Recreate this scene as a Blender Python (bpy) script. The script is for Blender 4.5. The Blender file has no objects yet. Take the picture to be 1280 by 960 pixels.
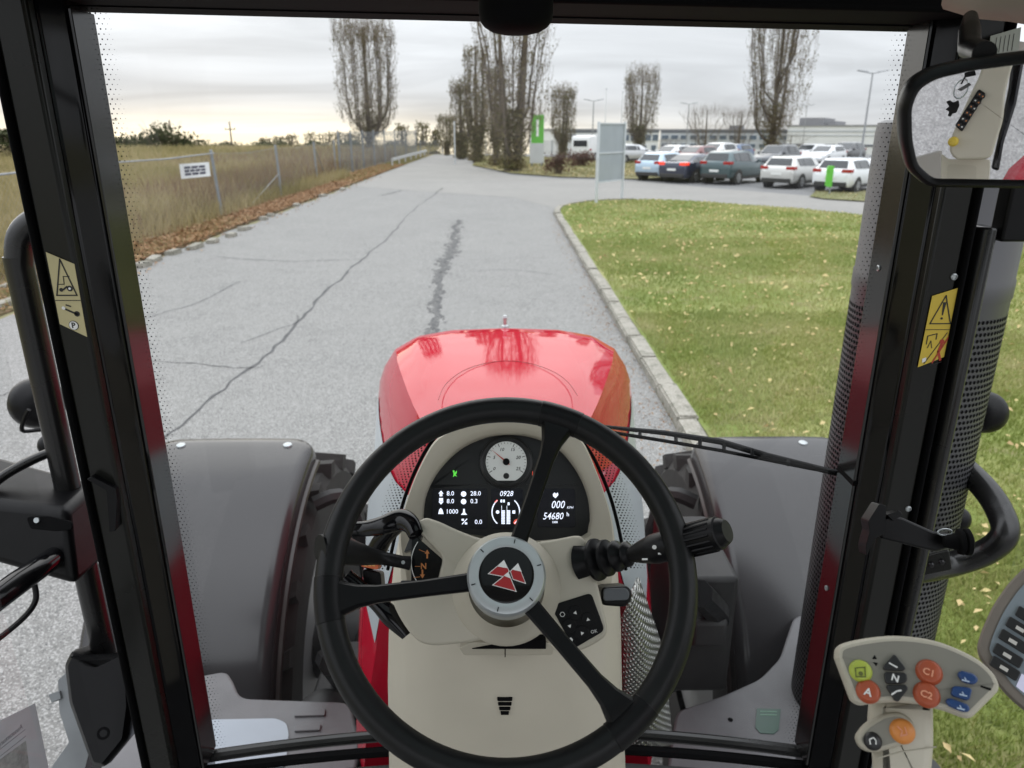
import bpy, bmesh, math, random
import numpy as np
from mathutils import Vector, Matrix
R = math.radians
SC = bpy.context.scene
COL = SC.collection
random.seed(4); RNG = np.random.default_rng(7)

# ------------------------------------------------------------------ camera
FPX, HC, PITCH, YAW = 924.0, 2.75, R(19.1), math.atan(9/924)
cd = bpy.data.cameras.new('camera'); cam = bpy.data.objects.new('camera', cd); COL.objects.link(cam)
cam.location = (0, 0, HC); cam.rotation_euler = (R(90)-PITCH, 0, -YAW)
cd.sensor_width = 36; cd.lens = 36*FPX/1280; cd.clip_start = 0.02; cd.clip_end = 6000
cd.dof.use_dof = True; cd.dof.focus_distance = 0.95; cd.dof.aperture_fstop = 8.5
SC.camera = cam

# ------------------------------------------------------------------ world
SUN_AZ, SUN_EL = R(-22), R(14)     # azimuth measured from +Y towards +X
W = bpy.data.worlds.new('World'); SC.world = W; W.use_nodes = True
nt = W.node_tree; nt.nodes.clear()
def N(t, **k):
    n = nt.nodes.new(t)
    for a, b in k.items(): setattr(n, a, b)
    return n
def MATH(op, a, b=None, c=None):
    n = N('ShaderNodeMath', operation=op)
    for i, v in enumerate((a, b, c)):
        if v is None: continue
        if isinstance(v, (int, float)): n.inputs[i].default_value = v
        else: nt.links.new(v, n.inputs[i])
    return n.outputs[0]
def VM(op, a, b=None):
    n = N('ShaderNodeVectorMath', operation=op)
    for i, v in enumerate((a, b)):
        if v is None: continue
        if isinstance(v, tuple): n.inputs[i].default_value = v
        else: nt.links.new(v, n.inputs[i])
    return n.outputs['Value'] if op == 'DOT_PRODUCT' else n.outputs[0]
tc = N('ShaderNodeTexCoord')
d = VM('NORMALIZE', VM('ADD', tc.outputs['Generated'], (0, 0, 0.034)))
sx = N('ShaderNodeSeparateXYZ'); nt.links.new(d, sx.inputs[0])
zc = MATH('MAXIMUM', sx.outputs[2], 0.0)
over = MATH('MULTIPLY_ADD', zc, 0.78, 0.235)
# stratus streaks
den = MATH('ADD', zc, 0.10)
cv = N('ShaderNodeCombineXYZ')
nt.links.new(MATH('MULTIPLY', MATH('DIVIDE', sx.outputs[0], den), 0.55), cv.inputs[0])
nt.links.new(MATH('DIVIDE', sx.outputs[1], den), cv.inputs[1])
nz = N('ShaderNodeTexNoise'); nz.inputs['Scale'].default_value = 0.85; nz.inputs['Detail'].default_value = 6; nz.inputs['Roughness'].default_value = 0.52; nz.inputs['Distortion'].default_value = 0.6
nt.links.new(cv.outputs[0], nz.inputs['Vector'])
mr = N('ShaderNodeMapRange'); mr.inputs[1].default_value = 0.3; mr.inputs[2].default_value = 0.72; mr.inputs[3].default_value = 0.74; mr.inputs[4].default_value = 1.16
nt.links.new(nz.outputs[0], mr.inputs[0])
lum = MATH('MULTIPLY', MATH('MULTIPLY', over, mr.outputs[0]), 2.35)
cc = N('ShaderNodeVectorMath', operation='SCALE'); cc.inputs[0].default_value = (0.945, 0.975, 1.03); nt.links.new(lum, cc.inputs['Scale'])
# warm break in the cloud at the horizon, towards the sun
sd = (math.sin(SUN_AZ), math.cos(SUN_AZ), 0.0)
az = MATH('POWER', MATH('MAXIMUM', MATH('MULTIPLY_ADD', VM('DOT_PRODUCT', d, sd), 0.5, 0.5), 0.0), 14.0)
gl = MATH('MULTIPLY', MATH('MULTIPLY', MATH('POWER', 2.718, MATH('MULTIPLY', MATH('MULTIPLY', zc, zc), -620.0)), az), MATH('MULTIPLY_ADD', nz.outputs[0], 0.9, 0.35))
gc = N('ShaderNodeVectorMath', operation='SCALE'); gc.inputs[0].default_value = (1.35, 1.02, 0.45); nt.links.new(gl, gc.inputs['Scale'])
sky = N('ShaderNodeTexSky', sky_type='NISHITA', sun_disc=False, sun_elevation=SUN_EL, sun_rotation=SUN_AZ)
sv = N('ShaderNodeVectorMath', operation='SCALE'); sv.inputs['Scale'].default_value = 0.10*0.012; nt.links.new(sky.outputs[0], sv.inputs[0])
tot = VM('ADD', VM('ADD', cc.outputs[0], gc.outputs[0]), sv.outputs[0])
gnd = N('ShaderNodeMix', data_type='RGBA'); nt.links.new(MATH('GREATER_THAN', sx.outputs[2], -0.004), gnd.inputs[0])
gnd.inputs[6].default_value = (0.20, 0.19, 0.17, 1); nt.links.new(tot, gnd.inputs[7])
bg = N('ShaderNodeBackground'); bg.inputs[1].default_value = 1.0; nt.links.new(gnd.outputs[2], bg.inputs[0])
wo = N('ShaderNodeOutputWorld'); nt.links.new(bg.outputs[0], wo.inputs[0])

# ------------------------------------------------------------------ sun
sl = bpy.data.lights.new('sun', 'SUN'); sl.energy = 0.8; sl.angle = R(80); sl.color = (1, 0.93, 0.82)
so = bpy.data.objects.new('sun', sl); COL.objects.link(so); so.location = (0, 0, 30)
sdir = Vector((math.sin(SUN_AZ)*math.cos(SUN_EL), math.cos(SUN_AZ)*math.cos(SUN_EL), math.sin(SUN_EL)))
so.rotation_euler = sdir.to_track_quat('Z', 'Y').to_euler()
vs = SC.view_settings; vs.view_transform = 'Standard'; vs.look = 'None'; vs.exposure = 0.30; vs.gamma = 1.0; vs.use_curve_mapping = False
SC.cycles.max_bounces = 8; SC.cycles.transparent_max_bounces = 24; SC.cycles.caustics_reflective = False; SC.cycles.caustics_refractive = False

# ------------------------------------------------------------------ rays: where a direction from the eye meets a real plane
def ray(px, py):
    x = (px-640)/FPX; y = (480-py)/FPX
    v = (x, math.cos(PITCH)+y*math.sin(PITCH), -math.sin(PITCH)+y*math.cos(PITCH))
    c, s = math.cos(-YAW), math.sin(-YAW)
    return Vector((v[0]*c-v[1]*s, v[0]*s+v[1]*c, v[2]))
CAM = Vector((0, 0, HC))
def PY(px, py, Y): r = ray(px, py); return CAM+r*(Y/r.y)
def PX(px, py, X): r = ray(px, py); return CAM+r*(X/r.x)
def PZ(px, py, Z): r = ray(px, py); return CAM+r*((Z-HC)/r.z)
def PD(px, py, D): return CAM+ray(px, py)*D
def G(px, py): return PZ(px, py, 0)
class Fr:
    def __init__(s, o, n, up=(0, 0, 1)):
        s.o = Vector(o); s.n = Vector(n).normalized(); s.u = Vector(up).cross(s.n).normalized(); s.v = s.n.cross(s.u)
    def px(s, px, py, w=0.0):
        r = ray(px, py); o = s.o+s.n*w; t = (o-CAM).dot(s.n)/r.dot(s.n); p = CAM+r*t-o
        return (p.dot(s.u), p.dot(s.v))
    def pxs(s, L, w=0.0): return [s.px(a, b, w) for a, b in L]
    def at(s, u, v, w=0.0): return s.o+s.u*u+s.v*v+s.n*w
    def mat(s, u=0, v=0, w=0, rot=0):
        m = Matrix((s.u, s.v, s.n)).transposed().to_4x4(); m.translation = s.at(u, v, w)
        return m @ Matrix.Rotation(rot, 4, 'Z')

# ------------------------------------------------------------------ outlines
def rpoly(pts, r, n=4):
    out = []; L = len(pts)
    for i in range(L):
        p = Vector(pts[i]); a = Vector(pts[i-1])-p; b = Vector(pts[(i+1) % L])-p
        la, lb = a.length, b.length
        if la < 1e-9 or lb < 1e-9: continue
        t = min(r, la*0.45, lb*0.45); a /= la; b /= lb
        for k in range(n+1):
            s = k/n; q = (p+a*t)*(1-s)**2+p*2*s*(1-s)+(p+b*t)*s*s
            out.append((q.x, q.y))
    return out
def spline(pts, n=6, closed=False):
    P = [Vector(p) for p in pts]; L = len(P); out = []
    for i in range(L if closed else L-1):
        g = (lambda k: P[k % L]) if closed else (lambda k: P[max(0, min(L-1, k))])
        a, b, c, e = g(i-1), g(i), g(i+1), g(i+2)
        for k in range(n):
            t = k/n
            out.append(0.5*((2*b)+(c-a)*t+(2*a-5*b+4*c-e)*t*t+(3*b-a-3*c+e)*t**3))
    if not closed: out.append(P[-1])
    return out
def circ(u, v, r, n=24, ry=None): return [(u+r*math.cos(2*math.pi*k/n), v+(ry or r)*math.sin(2*math.pi*k/n)) for k in range(n)]
def rrect(u0, v0, u1, v1, r, n=4): return rpoly([(u0, v0), (u1, v0), (u1, v1), (u0, v1)], r, n)
def resample(poly, n):
    P = [Vector(p) for p in poly]; P.append(P[0]); d = [0]
    for i in range(len(P)-1): d.append(d[-1]+(P[i+1]-P[i]).length)
    out = []; j = 0
    for k in range(n):
        t = d[-1]*k/n
        while d[j+1] < t: j += 1
        s = (t-d[j])/max(1e-9, d[j+1]-d[j]); out.append(P[j].lerp(P[j+1], s))
    return out

# ------------------------------------------------------------------ mesh builder
class MB:
    def __init__(s): s.V = []; s.F = []; s.M = []
    def add(s, V, F, m=0):
        b = len(s.V); s.V += [tuple(v) for v in V]; s.F += [tuple(i+b for i in f) for f in F]; s.M += [m]*len(F); return s
    def hexa(s, p, m=0):   # p: 4 bottom (ccw from outside top view), 4 top
        return s.add(p, [(3, 2, 1, 0), (4, 5, 6, 7), (0, 1, 5, 4), (1, 2, 6, 5), (2, 3, 7, 6), (3, 0, 4, 7)], m)
    def box(s, x0, x1, y0, y1, z0, z1, M=None, m=0):
        p = [Vector(q) for q in ((x0, y0, z0), (x1, y0, z0), (x1, y1, z0), (x0, y1, z0), (x0, y0, z1), (x1, y0, z1), (x1, y1, z1), (x0, y1, z1))]
        if M is not None: p = [M @ q for q in p]
        return s.hexa(p, m)
    def prism(s, fr, uv, w0, w1, m=0):
        n = len(uv)
        ar = sum(uv[i-1][0]*uv[i][1]-uv[i][0]*uv[i-1][1] for i in range(n))
        if ar < 0: uv = uv[::-1]
        V = [fr.at(a, b, w0) for a, b in uv]+[fr.at(a, b, w1) for a, b in uv]
        F = [tuple(range(n-1, -1, -1)), tuple(range(n, 2*n))]+[(i, (i+1) % n, n+(i+1) % n, n+i) for i in range(n)]
        return s.add(V, F, m)
    def loft(s, rings, closed=True, caps=True, m=0):
        n = len(rings[0]); V = [p for r in rings for p in r]; F = []
        for k in range(len(rings)-1):
            for i in range(n if closed else n-1):
                j = (i+1) % n; F.append((k*n+i, k*n+j, (k+1)*n+j, (k+1)*n+i))
        if caps: F.append(tuple(range(n-1, -1, -1))); F.append(tuple((len(rings)-1)*n+i for i in range(n)))
        return s.add(V, F, m)
    def tube(s, path, rad, n=10, caps=True, closed=False, m=0, flat=1.0):
        P = [Vector(p) for p in path]; L = len(P)
        if not hasattr(rad, '__len__'): rad = [rad]*L
        T = []
        for i in range(L):
            a = P[i-1] if (i > 0 or closed) else P[i]; b = P[(i+1) % L] if (i < L-1 or closed) else P[i]
            T.append((b-a).normalized())
        u = T[0].orthogonal().normalized(); rings = []
        for i in range(L):
            u = (u-T[i]*u.dot(T[i])).normalized(); v = T[i].cross(u)
            rings.append([P[i]+(u*math.cos(2*math.pi*k/n)+v*math.sin(2*math.pi*k/n)*flat)*rad[i] for k in range(n)])
        if closed: rings.append(rings[0]); caps = False
        return s.loft(rings, True, caps, m)
    def lathe(s, fr, prof, n=24, caps=True, m=0):   # prof: (r, w) along fr.n
        return s.loft([[fr.at(r*math.cos(2*math.pi*k/n), r*math.sin(2*math.pi*k/n), w) for k in range(n)] for r, w in prof], True, caps, m)
    def grid(s, f, nu, nv, m=0):
        V = [f(i/nu, j/nv) for j in range(nv+1) for i in range(nu+1)]
        F = [(j*(nu+1)+i, j*(nu+1)+i+1, (j+1)*(nu+1)+i+1, (j+1)*(nu+1)+i) for j in range(nv) for i in range(nu)]
        return s.add(V, F, m)
    def build(s, name, mat, parent=None, smooth=35, bevel=0, seg=2, solid=0, recalc=False, **props):
        me = bpy.data.meshes.new(name); me.from_pydata(s.V, [], s.F)
        mats = mat if isinstance(mat, (list, tuple)) else [mat]
        for k in mats: me.materials.append(k)
        if len(mats) > 1: me.polygons.foreach_set('material_index', s.M)
        if recalc:
            bm = bmesh.new(); bm.from_mesh(me); bmesh.ops.recalc_face_normals(bm, faces=bm.faces); bm.to_mesh(me); bm.free()
        return finish(name, me, parent, smooth, bevel, seg, solid, props)
def finish(name, me, parent, smooth=35, bevel=0, seg=2, solid=0, props={}):
    if smooth:
        me.shade_smooth()
        if smooth < 180: me.set_sharp_from_angle(angle=R(smooth))
    me.update()
    o = bpy.data.objects.new(name, me); COL.objects.link(o)
    if parent: o.parent = parent
    if solid: mod = o.modifiers.new('t', 'SOLIDIFY'); mod.thickness = solid; mod.offset = 0
    if bevel:
        mod = o.modifiers.new('b', 'BEVEL'); mod.width = bevel; mod.segments = seg; mod.limit_method = 'ANGLE'; mod.angle_limit = R(30); mod.harden_normals = False
    for k, v in props.items(): o[k] = v
    return o
def npmesh(name, V, F, mat, parent=None, smooth=0, **props):
    """V (n,3) array, F (m,k) array of equal sized faces"""
    me = bpy.data.meshes.new(name); k = F.shape[1]
    me.vertices.add(len(V)); me.vertices.foreach_set('co', np.ascontiguousarray(V, dtype=np.float32).ravel())
    me.loops.add(F.size); me.loops.foreach_set('vertex_index', np.ascontiguousarray(F, dtype=np.int32).ravel())
    me.polygons.add(len(F)); me.polygons.foreach_set('loop_start', np.arange(0, F.size, k, dtype=np.int32)); me.polygons.foreach_set('loop_total', np.full(len(F), k, dtype=np.int32))
    for q in (mat if isinstance(mat, (list, tuple)) else [mat]): me.materials.append(q)
    me.update(calc_edges=True)
    return finish(name, me, parent, smooth, props=props)
def empty(name, loc=(0, 0, 0), rz=0, label=None, cat=None, group=None, kind=None):
    o = bpy.data.objects.new(name, None); COL.objects.link(o); o.location = loc; o.rotation_euler = (0, 0, rz); o.empty_display_size = 0.1
    return tag(o, label, cat, group, kind)
def tag(o, label=None, cat=None, group=None, kind=None):
    for k, v in (('label', label), ('category', cat), ('group', group), ('kind', kind)):
        if v: o[k] = v
    return o
def copy_tree(o, parent=None):
    c = o.copy(); COL.objects.link(c); c.parent = parent
    for ch in list(o.children): copy_tree(ch, c)
    return c
def text_mb(mb, fr, s, u, v, size, w=0.0, shear=0.0, rot=0.0, align='CENTER', bold=0.0, m=0, sx=1.0, mirror=False):
    cu = bpy.data.curves.new('t', 'FONT'); cu.body = s; cu.size = size; cu.shear = shear; cu.align_x = align; cu.align_y = 'CENTER'; cu.offset = bold; cu.resolution_u = 2
    ob = bpy.data.objects.new('t', cu); me = ob.to_mesh(); M = fr.mat(u, v, w, rot)
    V = [M @ Vector(((-1 if mirror else 1)*p.co.x*sx, p.co.y, 0)) for p in me.vertices]; F = [tuple(p.vertices)[::-1] if mirror else tuple(p.vertices) for p in me.polygons]
    mb.add(V, F, m); ob.to_mesh_clear(); bpy.data.objects.remove(ob); bpy.data.curves.remove(cu)
    return mb

# ------------------------------------------------------------------ materials
MT = {}
def mat(name, col, rough=0.5, metal=0.0, noise=0.0, scale=20.0, col2=None, bump=0.0, bscale=None, coat=0.0, emit=0.0, spec=0.5, detail=4.0, sheen=0.0, dirt=0.0, stretch=None, sub=0.0, rvar=0.0):
    if name in MT: return MT[name]
    m = bpy.data.materials.new(name); m.use_nodes = True; t = m.node_tree; b = t.nodes['Principled BSDF']
    b.inputs['Base Color'].default_value = (*col, 1); b.inputs['Roughness'].default_value = rough; b.inputs['Metallic'].default_value = metal
    b.inputs['Coat Weight'].default_value = coat; b.inputs['Coat Roughness'].default_value = 0.03; b.inputs['Specular IOR Level'].default_value = spec
    if emit: b.inputs['Emission Color'].default_value = (*col, 1); b.inputs['Emission Strength'].default_value = emit
    if noise or bump or col2 or dirt or rvar:
        g = t.nodes.new('ShaderNodeNewGeometry'); vec = g.outputs['Position']
        if stretch:
            mp = t.nodes.new('ShaderNodeMapping'); mp.inputs['Scale'].default_value = stretch; t.links.new(vec, mp.inputs[0]); vec = mp.outputs[0]
        nn = t.nodes.new('ShaderNodeTexNoise'); nn.inputs['Scale'].default_value = scale; nn.inputs['Detail'].default_value = detail; t.links.new(vec, nn.inputs['Vector'])
        if noise or col2:
            mx = t.nodes.new('ShaderNodeMix'); mx.data_type = 'RGBA'
            c2 = col2 or tuple(min(1, c*(1+noise)) for c in col); c1 = col if col2 else tuple(c*(1-noise) for c in col)
            mx.inputs[6].default_value = (*c1, 1); mx.inputs[7].default_value = (*c2, 1)
            rp = t.nodes.new('ShaderNodeMapRange'); rp.inputs[1].default_value = 0.25; rp.inputs[2].default_value = 0.75
            t.links.new(nn.outputs[0], rp.inputs[0]); t.links.new(rp.outputs[0], mx.inputs[0]); t.links.new(mx.outputs[2], b.inputs['Base Color'])
        if rvar:
            rr = t.nodes.new('ShaderNodeMapRange'); rr.inputs[1].default_value = 0.15; rr.inputs[2].default_value = 0.85; rr.inputs[3].default_value = max(0.02, rough-rvar); rr.inputs[4].default_value = rough+rvar
            t.links.new(nn.outputs[0], rr.inputs[0]); t.links.new(rr.outputs[0], b.inputs['Roughness'])
        if bump:
            n2 = t.nodes.new('ShaderNodeTexNoise'); n2.inputs['Scale'].default_value = bscale or scale*4; n2.inputs['Detail'].default_value = 3; t.links.new(vec, n2.inputs['Vector'])
            bp = t.nodes.new('ShaderNodeBump'); bp.inputs['Strength'].default_value = min(1, bump); bp.inputs['Distance'].default_value = 0.004; t.links.new(n2.outputs[0], bp.inputs['Height']); t.links.new(bp.outputs[0], b.inputs['Normal'])
    MT[name] = m; return m
def glass_mat(name, tint=(0.93, 0.96, 0.95), refl=1.0):
    if name in MT: return MT[name]
    m = bpy.data.materials.new(name); m.use_nodes = True; t = m.node_tree; t.nodes.clear()
    tr = t.nodes.new('ShaderNodeBsdfTransparent'); tr.inputs[0].default_value = (*tint, 1)
    gl = t.nodes.new('ShaderNodeBsdfGlossy'); gl.inputs['Roughness'].default_value = 0.0
    lw = t.nodes.new('ShaderNodeLayerWeight'); lw.inputs[0].default_value = 0.5
    pw = t.nodes.new('ShaderNodeMath'); pw.operation = 'POWER'; pw.inputs[1].default_value = 5; t.links.new(lw.outputs['Facing'], pw.inputs[0])
    mu = t.nodes.new('ShaderNodeMath'); mu.operation = 'MULTIPLY_ADD'; mu.inputs[1].default_value = 0.93*refl; mu.inputs[2].default_value = 0.06*refl; mu.use_clamp = True; t.links.new(pw.outputs[0], mu.inputs[0])
    mx = t.nodes.new('ShaderNodeMixShader'); t.links.new(mu.outputs[0], mx.inputs[0]); t.links.new(tr.outputs[0], mx.inputs[1]); t.links.new(gl.outputs[0], mx.inputs[2])
    o = t.nodes.new('ShaderNodeOutputMaterial'); t.links.new(mx.outputs[0], o.inputs[0]); MT[name] = m; return m
def leaf_mat(name, cols, rough=0.7, scale=3.0, trans=0.25, rnd=0.55):
    if name in MT: return MT[name]
    m = bpy.data.materials.new(name); m.use_nodes = True; t = m.node_tree; b = t.nodes['Principled BSDF']; b.inputs['Roughness'].default_value = rough; b.inputs['Specular IOR Level'].default_value = 0.2
    g = t.nodes.new('ShaderNodeNewGeometry'); n1 = t.nodes.new('ShaderNodeTexNoise'); n1.inputs['Scale'].default_value = scale; n1.inputs['Detail'].default_value = 5; t.links.new(g.outputs['Position'], n1.inputs['Vector'])
    ad = t.nodes.new('ShaderNodeMath'); ad.operation = 'MULTIPLY_ADD'; ad.inputs[1].default_value = rnd; t.links.new(g.outputs['Random Per Island'], ad.inputs[0])
    sb = t.nodes.new('ShaderNodeMapRange'); sb.inputs[1].default_value = 0.3; sb.inputs[2].default_value = 0.7; sb.inputs[3].default_value = 0; sb.inputs[4].default_value = 1-rnd; t.links.new(n1.outputs[0], sb.inputs[0]); t.links.new(sb.outputs[0], ad.inputs[2])
    cr = t.nodes.new('ShaderNodeValToRGB'); el = cr.color_ramp.elements
    while len(el) < len(cols): el.new(0.5)
    for i, c in enumerate(cols): el[i].position = i/(len(cols)-1); el[i].color = (*c, 1)
    t.links.new(ad.outputs[0], cr.inputs[0]); t.links.new(cr.outputs[0], b.inputs['Base Color'])
    tl = t.nodes.new('ShaderNodeBsdfTranslucent'); t.links.new(cr.outputs[0], tl.inputs[0]); mx = t.nodes.new('ShaderNodeMixShader'); mx.inputs[0].default_value = trans
    o = t.nodes['Material Output']; t.links.new(b.outputs[0], mx.inputs[1]); t.links.new(tl.outputs[0], mx.inputs[2]); t.links.new(mx.outputs[0], o.inputs[0]); MT[name] = m; return m
def ramp_mat(name, layers, rough=0.85, bump=0.3, bscale=300.0, bdist=0.004):
    """layers: list of (scale, detail, lo, hi, colour); the first colour is the base, the others are mixed over it by noise"""
    if name in MT: return MT[name]
    m = bpy.data.materials.new(name); m.use_nodes = True; t = m.node_tree; b = t.nodes['Principled BSDF']; b.inputs['Roughness'].default_value = rough; b.inputs['Specular IOR Level'].default_value = 0.3
    g = t.nodes.new('ShaderNodeNewGeometry'); cur = None
    for i, (s, dt, lo, hi, c) in enumerate(layers):
        if i == 0:
            rg = t.nodes.new('ShaderNodeRGB'); rg.outputs[0].default_value = (*c, 1); cur = rg.outputs[0]; continue
        n1 = t.nodes.new('ShaderNodeTexNoise'); n1.inputs['Scale'].default_value = s; n1.inputs['Detail'].default_value = dt; t.links.new(g.outputs['Position'], n1.inputs['Vector'])
        mr = t.nodes.new('ShaderNodeMapRange'); mr.inputs[1].default_value = lo; mr.inputs[2].default_value = hi; t.links.new(n1.outputs[0], mr.inputs[0])
        mx = t.nodes.new('ShaderNodeMix'); mx.data_type = 'RGBA'; t.links.new(mr.outputs[0], mx.inputs[0]); t.links.new(cur, mx.inputs[6]); mx.inputs[7].default_value = (*c, 1); cur = mx.outputs[2]
    t.links.new(cur, b.inputs['Base Color'])
    n2 = t.nodes.new('ShaderNodeTexNoise'); n2.inputs['Scale'].default_value = bscale; n2.inputs['Detail'].default_value = 3; t.links.new(g.outputs['Position'], n2.inputs['Vector'])
    bp = t.nodes.new('ShaderNodeBump'); bp.inputs['Strength'].default_value = bump; bp.inputs['Distance'].default_value = bdist; t.links.new(n2.outputs[0], bp.inputs['Height']); t.links.new(bp.outputs[0], b.inputs['Normal'])
    MT[name] = m; return m

asphalt = ramp_mat('asphalt', [(0, 0, 0, 0, (0.168, 0.165, 0.158)), (0.35, 5, 0.35, 0.7, (0.205, 0.201, 0.191)), (1.3, 6, 0.5, 0.72, (0.138, 0.136, 0.130)), (9, 6, 0.48, 0.66, (0.225, 0.221, 0.211)), (30, 4, 0.46, 0.66, (0.215, 0.211, 0.202)), (60, 3, 0.54, 0.66, (0.10, 0.10, 0.098)), (85, 2, 0.53, 0.60, (0.36, 0.355, 0.345))], 0.85, 0.6, 90, 0.006)
concrete = ramp_mat('concrete_road', [(0, 0, 0, 0, (0.262, 0.252, 0.236)), (0.3, 5, 0.4, 0.7, (0.228, 0.221, 0.208)), (2.5, 5, 0.5, 0.75, (0.215, 0.208, 0.196)), (60, 2, 0.5, 0.7, (0.30, 0.295, 0.285))], 0.9, 0.3, 120)
lot_asph = ramp_mat('lot_asphalt', [(0, 0, 0, 0, (0.17, 0.17, 0.172)), (0.4, 5, 0.4, 0.7, (0.21, 0.21, 0.208)), (3, 5, 0.5, 0.75, (0.2, 0.2, 0.2))], 0.88, 0.3, 120)
kerb_m = ramp_mat('kerb_concrete', [(0, 0, 0, 0, (0.30, 0.28, 0.24)), (3, 6, 0.4, 0.7, (0.20, 0.19, 0.155)), (9, 5, 0.5, 0.7, (0.12, 0.12, 0.09)), (60, 2, 0.5, 0.7, (0.42, 0.40, 0.36))], 0.9, 0.5, 80)
tar = mat('tar_seal', (0.06, 0.06, 0.062), 0.75, noise=0.4, scale=12, bump=0.4, bscale=80)
soil_l = ramp_mat('lawn_soil', [(0, 0, 0, 0, (0.19, 0.235, 0.060)), (0.40, 5, 0.45, 0.65, (0.33, 0.32, 0.13)), (2.2, 6, 0.55, 0.75, (0.25, 0.205, 0.115)), (30, 3, 0.5, 0.7, (0.14, 0.175, 0.045))], 0.95, 0.8, 60, 0.02)
soil_f = ramp_mat('field_soil', [(0, 0, 0, 0, (0.22, 0.195, 0.105)), (0.10, 5, 0.4, 0.65, (0.16, 0.165, 0.07)), (2.0, 5, 0.5, 0.75, (0.27, 0.235, 0.14))], 0.95, 0.8, 30, 0.03)
verge_m = ramp_mat('verge_soil', [(0, 0, 0, 0, (0.16, 0.11, 0.065)), (1.2, 5, 0.45, 0.65, (0.10, 0.11, 0.04)), (9, 5, 0.5, 0.7, (0.22, 0.15, 0.09))], 0.95, 0.8, 50, 0.02)
bark = mat('bark', (0.12, 0.098, 0.076), 0.9, noise=0.45, scale=6, bump=0.5, bscale=30)
bark2 = mat('twig_bark', (0.17, 0.135, 0.10), 0.9, noise=0.35, scale=4)
olive = leaf_mat('poplar_leaf', [(0.085, 0.085, 0.034), (0.14, 0.13, 0.055), (0.20, 0.165, 0.085), (0.19, 0.135, 0.08)], 0.6, 0.5, 0.3)
grass_m = leaf_mat('grass_blade', [(0.155, 0.205, 0.042), (0.215, 0.265, 0.066), (0.29, 0.32, 0.10), (0.40, 0.385, 0.17), (0.54, 0.48, 0.28)], 0.6, 0.55, 0.35, 0.34)
straw_m = leaf_mat('dry_grass', [(0.125, 0.125, 0.045), (0.225, 0.20, 0.085), (0.32, 0.27, 0.13), (0.44, 0.37, 0.22), (0.26, 0.17, 0.105)], 0.7, 0.14, 0.4, 0.36)
litter_m = leaf_mat('fallen_leaf', [(0.13, 0.065, 0.03), (0.24, 0.13, 0.06), (0.32, 0.18, 0.09), (0.40, 0.27, 0.16), (0.20, 0.11, 0.06)], 0.7, 2.0, 0.2)
yleaf_m = leaf_mat('yellow_leaf', [(0.52, 0.40, 0.16), (0.68, 0.56, 0.28), (0.58, 0.43, 0.22), (0.38, 0.24, 0.12)], 0.7, 2.0, 0.2)
steel = mat('galvanised', (0.27, 0.29, 0.31), 0.5, 0.6, noise=0.2, scale=15)
white_p = mat('white_paint', (0.75, 0.76, 0.77), 0.5, noise=0.06, scale=4)
# ================================================================== SETTING
def gz(x, y): return 0.0 if y <= 86 else -(y-86)*0.033
def sheet(name, pts, z, m, parent=None, **k):
    mb = MB(); mb.add([(p[0], p[1], z) for p in pts], [tuple(range(len(pts)))])
    o = mb.build(name, m, parent, smooth=0, **k)
    if o.data.polygons[0].normal.z < 0: o.data.flip_normals()
    return o
xs = [-900, -300, -120, -60, -30, -10, 0, 10, 30, 60, 120, 300, 900]; ys = [-60, -10, 0, 20, 50, 86, 120, 200, 400, 700, 2500]
mb = MB(); mb.add([(x, y, gz(x, y)) for y in ys for x in xs], [(j*13+i, j*13+i+1, (j+1)*13+i+1, (j+1)*13+i) for j in range(10) for i in range(12)])
mb.build('ground', soil_f, kind='structure')
GX = lambda a, b: (G(a, b).x, G(a, b).y)
# main road: dark asphalt up to the junction, pale concrete beyond and to the right
XL, XR = -7.7, 1.65
rl = [(XL+0.09*math.sin(y*1.7)+0.06*math.sin(y*4.1+1), y) for y in np.arange(-40, 40, 0.6)]
road = sheet('road', rl+[(XL, 39.5), GX(520, 236), GX(600, 243), GX(680, 248), (2.4, 31), (1.9, 28), (XR, 25.5), (XR, .55), (40, .55), (40, -40)], 0.008, asphalt, kind='structure')
lot = sheet('parking_lot', [(1, 28.0), (70, 2), (95, 60), (60, 85.5), (-2.4, 85.5), (-2.4, 50)], 0.004, lot_asph, kind='structure')
side = sheet('side_road', [(XL, 38.0), (XL-0.2, 62), (XL, 85), (-2.6, 85), (-2.55, 60), (-1.9, 56.5), GX(640, 219), GX(700, 224), GX(800, 227), GX(900, 236), GX(1000, 244), GX(1110, 254), (40, 10), (38, 4), (13.3, 23.2), GX(1000, 265), GX(850, 255), (3.9, 29.6), (2.3, 28.2), (1.9, 27.2), GX(640, 247), GX(540, 240)], 0.012, concrete, kind='structure')

def ribbon(parent, name, pts, w, m, seed, z=0.012, jit=0.5):
    r = random.Random(seed); P = spline([Vector((p[0], p[1], 0)) for p in pts], 14); mb = MB(); A = []; B = []
    ox = 0
    for i, p in enumerate(P):
        t = (P[min(i+1, len(P)-1)]-P[max(i-1, 0)]).normalized(); nrm = Vector((-t.y, t.x, 0)); ox = ox*0.6+r.gauss(0, w*jit)
        q = p+nrm*ox; ww = w*(0.35+0.9*r.random())*(0.15 if i in (0, len(P)-1) else 1)
        A.append((q.x+nrm.x*ww/2, q.y+nrm.y*ww/2, z)); B.append((q.x-nrm.x*ww/2, q.y-nrm.y*ww/2, z))
    n = len(A); mb.add(A+B, [(i, i+1, n+i+1, n+i) for i in range(n-1)])
    o = mb.build(name, m, parent, smooth=0)
    if o.data.polygons[0].normal.z < 0: o.data.flip_normals()
    return o
cr = [((G(a, b)) for a, b in L) for L in ()]
def gl(L): return [GX(a, b) for a, b in L]
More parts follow.
